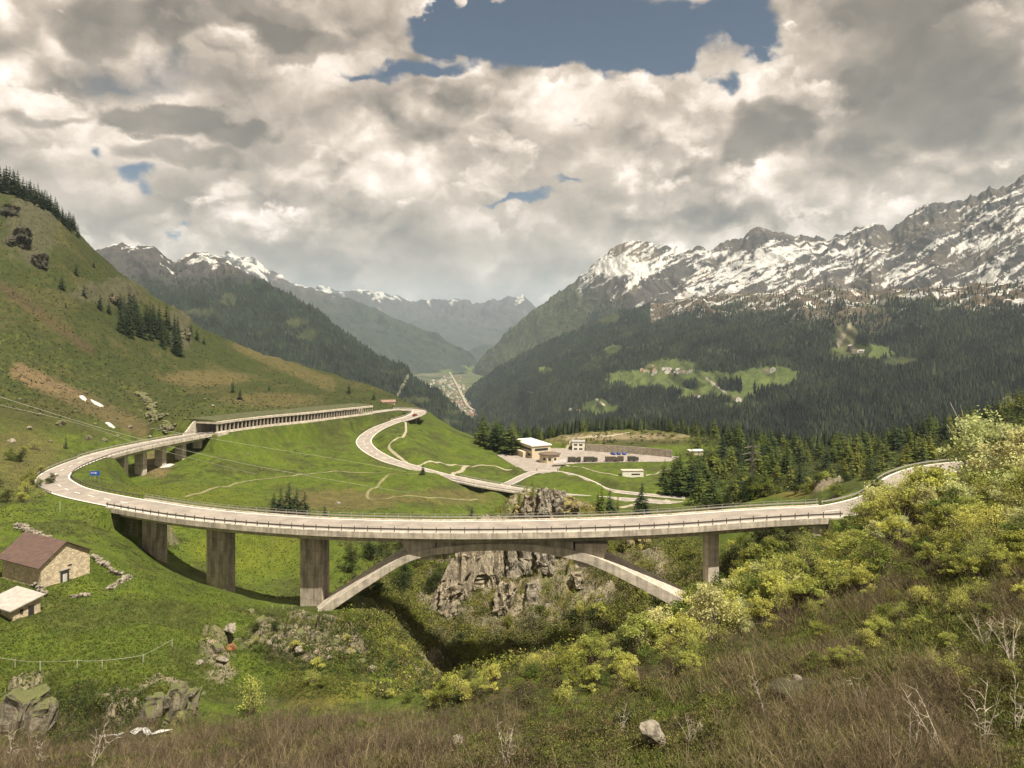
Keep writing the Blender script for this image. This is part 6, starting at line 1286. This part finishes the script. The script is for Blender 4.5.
warp = VM('MULTIPLY', VM('SUBTRACT', wn_.outputs['Color'], (.5, .5, .5)).outputs[0], (.26, .26, 0)).outputs[0]
wn2_ = nz(sq, 13., 5, .6)
warp2 = VM('MULTIPLY', VM('SUBTRACT', wn2_.outputs['Color'], (.5, .5, .5)).outputs[0], (.085, .085, 0)).outputs[0]
pw = VM('ADD', VM('ADD', cmb.outputs[0], warp).outputs[0], warp2).outputs[0]
wq = VM('ADD', sq, VM('MULTIPLY', VM('SUBTRACT', wn2_.outputs['Color'], (.5, .5, .5)).outputs[0], (.06, .06, .06)).outputs[0]).outputs[0]
front = MR(sep.outputs[1], .08, .25)
def puff(vec, scale):
    n = nt.nodes.new('ShaderNodeTexVoronoi'); n.feature = 'F1'; n.inputs['Scale'].default_value = scale; n.inputs['Detail'].default_value = 2.5; n.inputs['Roughness'].default_value = .55; n.inputs['Lacunarity'].default_value = 2.3; L_(vec, n.inputs['Vector']); return n.outputs['Distance']
v1 = puff(wq, 6.); v1s = puff(VM('ADD', wq, (.014, -.005, .034)).outputs[0], 6.)
edge = M1('MULTIPLY_ADD', v1, .55, -.2)
SZ = 1.2; SF = 1.35
def blobn(u, v, ru, rv, soft=.45):
    ru *= SZ; rv *= SZ; soft *= SF
    d = VM('MULTIPLY', VM('SUBTRACT', pw, ((u - CU) / F, (CV - v) / F, 0)).outputs[0], (F / ru, F / rv, 0)).outputs[0]
    return MR(M1('ADD', VM('LENGTH', d).outputs['Value'], edge), 1 + soft * .5, 1 - soft)
def sumup(lst):
    a = None
    for amt, x in lst:
        y = M1('MULTIPLY', x, amt); a = y if a is None else M1('ADD', a, y)
    return M1('MULTIPLY', a, front)

f1 = nz(sq, 3.6, 7, .55); f2 = nz(sq, 2.2, 3, .55)
shift = VM('ADD', sq, (.028, -.01, .06)).outputs[0]
f1s = nz(shift, 3.6, 6, .55)

holes = sumup([(1., blobn(635, 40, 150, 46)), (.9, blobn(520, 15, 130, 28)), (.8, blobn(720, 25, 80, 34)), (.7, blobn(560, 40, 120, 30, .8)), (.75, blobn(352, 76, 60, 10, .8)), (.7, blobn(420, 62, 60, 12, .8)), (.8, blobn(500, 205, 60, 9, .7)), (.7, blobn(150, 205, 22, 26, .7)), (.5, blobn(122, 178, 16, 12, .8)),
               (.6, blobn(705, 110, 14, 26, .7)), (.5, blobn(188, 242, 20, 8, .8)), (.5, blobn(520, 140, 12, 20, .9)), (.5, blobn(560, 185, 40, 6, .9)), (.35, blobn(8, 146, 14, 4, .8)), (.4, blobn(600, 132, 60, 5, .9)), (.4, blobn(480, 5, 60, 10))])
SF = .8
cover = M1('ADD', M1('MULTIPLY_ADD', f1.outputs['Fac'], 1.5, .24), M1('MULTIPLY', holes, -1.7))
cover = M1('ADD', M1('ADD', cover, M1('MULTIPLY', f2.outputs['Fac'], .35)), M1('MULTIPLY_ADD', v1, -.45, .2))

# brightness: sun-side billows against shaded ones, then the heavy grey masses
rel = M1('MULTIPLY', M1('SUBTRACT', f1.outputs['Fac'], f1s.outputs['Fac']), 2.6)
f3 = nz(wq, 12, 7, .62)
rel = M1('ADD', M1('MULTIPLY', rel, .34), M1('MULTIPLY', M1('SUBTRACT', v1s, v1), .8))
lum = M1('ADD', M1('ADD', .585, rel), M1('MULTIPLY', M1('SUBTRACT', f3.outputs['Fac'], .5), .34))
lum = M1('ADD', lum, M1('MULTIPLY', M1('SUBTRACT', f2.outputs['Fac'], .5), .25))
lum = M1('ADD', lum, sumup([(.5, blobn(285, 92, 56, 46, .7)), (.3, blobn(205, 82, 30, 14, .8)), (.3, blobn(25, 85, 50, 34, .9)), (.2, blobn(75, 150, 70, 50, .9)), (.26, blobn(640, 165, 50, 34, .6)), (.16, blobn(560, 90, 80, 40, .8)), (.14, blobn(40, 215, 80, 40, .9)), (.2, blobn(450, 262, 90, 18, .9)),
                            (.2, blobn(740, 85, 60, 40, .8)), (.16, blobn(350, 200, 60, 50, .9)), (.2, blobn(560, 215, 120, 28, .9)), (.2, blobn(760, 200, 90, 18, .9)), (.1, blobn(430, 130, 90, 40, .9))]))
SZ = 1.38; SF = .55
dark = sumup([(.26, blobn(930, 85, 130, 100, .6)), (.56, blobn(175, 18, 140, 28, .5)), (.45, blobn(290, 40, 60, 20, .5)), (.66, blobn(168, 118, 66, 24, .35)), (.62, blobn(232, 138, 40, 20, .4)), (.5, blobn(205, 165, 66, 15, .7)), (.35, blobn(70, 130, 60, 8, .8)), (.48, blobn(930, 40, 110, 90, .5)), (.5, blobn(905, 125, 110, 60, .5)), (.42, blobn(860, 180, 60, 30, .7)),
              (.55, blobn(760, 152, 50, 24, .45)), (.4, blobn(690, 180, 40, 14, .6)), (.3, blobn(360, 250, 110, 44, .9)), (.25, blobn(650, 205, 70, 14, .9)), (.25, blobn(450, 150, 120, 14, .9)), (.3, blobn(700, 240, 60, 10, .9)), (.24, blobn(470, 85, 80, 10, .9)), (.3, blobn(510, 262, 26, 14, .9)), (.3, blobn(300, 225, 90, 14, .9))])
def layer(lum, cover, scale, off, t0, t1, base, gain, op):
    p0 = VM('ADD', wq, off).outputs[0]; a = nz(p0, scale, 8, .52).outputs['Fac']; b = nz(VM('ADD', p0, (.004, 0, .16 / scale)).outputs[0], scale, 5, .52).outputs['Fac']
    al = MR(a, t0, t1); tl = M1('ADD', M1('MULTIPLY_ADD', M1('SUBTRACT', a, b), gain, base), M1('MULTIPLY', M1('SUBTRACT', f3.outputs['Fac'], .5), .25))
    k = M1('MULTIPLY', al, op); return M1('ADD', M1('MULTIPLY', lum, M1('SUBTRACT', 1., k)), M1('MULTIPLY', tl, k)), M1('ADD', cover, M1('MULTIPLY', al, .12))
lum, cover = layer(lum, cover, 3.4, (3.1, 1.7, .4), .49, .56, .56, 3.2, .75)
lum, cover = layer(lum, cover, 6.5, (7.3, 2.2, 5.1), .53, .585, .64, 3.6, .7)
cover = M1('ADD', cover, M1('MULTIPLY', dark, 1.0)); alpha = MR(cover, .26, .80)
lum = M1('MULTIPLY', lum, M1('SUBTRACT', 1., M1('MULTIPLY', M1('MINIMUM', M1('MULTIPLY', dark, 1.35), 1.), .68)))
rp = nt.nodes.new('ShaderNodeValToRGB'); L_(lum, rp.inputs[0]); e = rp.color_ramp.elements
K = SKYK
stops = [(0.0, (.12, .104, .083)), (.14, (.235, .203, .16)), (.26, (.33, .286, .227)), (.42, (.54, .465, .37)), (.62, (.90, .785, .64)), (.80, (1.42, 1.28, 1.10)), (1., (1.9, 1.8, 1.65))]
while len(e) < len(stops): e.new(.5)
for i, (p, c) in enumerate(stops): e[i].position = p; e[i].color = (*[x * .5 for x in c], 1)
cl = VM('MULTIPLY', rp.outputs[0], (K * 2.06, K * 1.93, K * 1.86)).outputs[0]
skc = VM('MULTIPLY', sky.outputs[0], (.44, .49, .50)).outputs[0]
mx = mixc(nt, skc, cl, alpha)
L_(mx, bg.inputs[0])
try: w.cycles.sampling_method = 'MANUAL'; w.cycles.sample_map_resolution = 512
except Exception: pass
# air: pale even haze in one closed box
mb = MB(); mb.box((0, 9000, 400), (40000, 44000, 2600))
hm = bpy.data.materials.new('haze_air'); hm.use_nodes = True; hn = hm.node_tree; hn.nodes.remove(hn.nodes['Principled BSDF'])
pv = hn.nodes.new('ShaderNodeVolumePrincipled'); pv.inputs['Color'].default_value = (.70, .86, 1., 1); pv.inputs['Density'].default_value = HAZE; pv.inputs['Anisotropy'].default_value = 0.1
hn.links.new(pv.outputs[0], hn.nodes['Material Output'].inputs['Volume'])
if HAZE > 0:
    hz = mb.build('haze', hm); tag(hz, kind='stuff'); hz['label'] = 'thin pale haze filling the valley air'
SC.cycles.use_denoising = True
SC.cycles.max_bounces = 5; SC.cycles.diffuse_bounces = 2; SC.cycles.glossy_bounces = 1; SC.cycles.transmission_bounces = 3; SC.cycles.volume_bounces = 0; SC.cycles.transparent_max_bounces = 4
try: SC.cycles.use_adaptive_sampling = True; SC.cycles.adaptive_threshold = .02
except Exception: pass
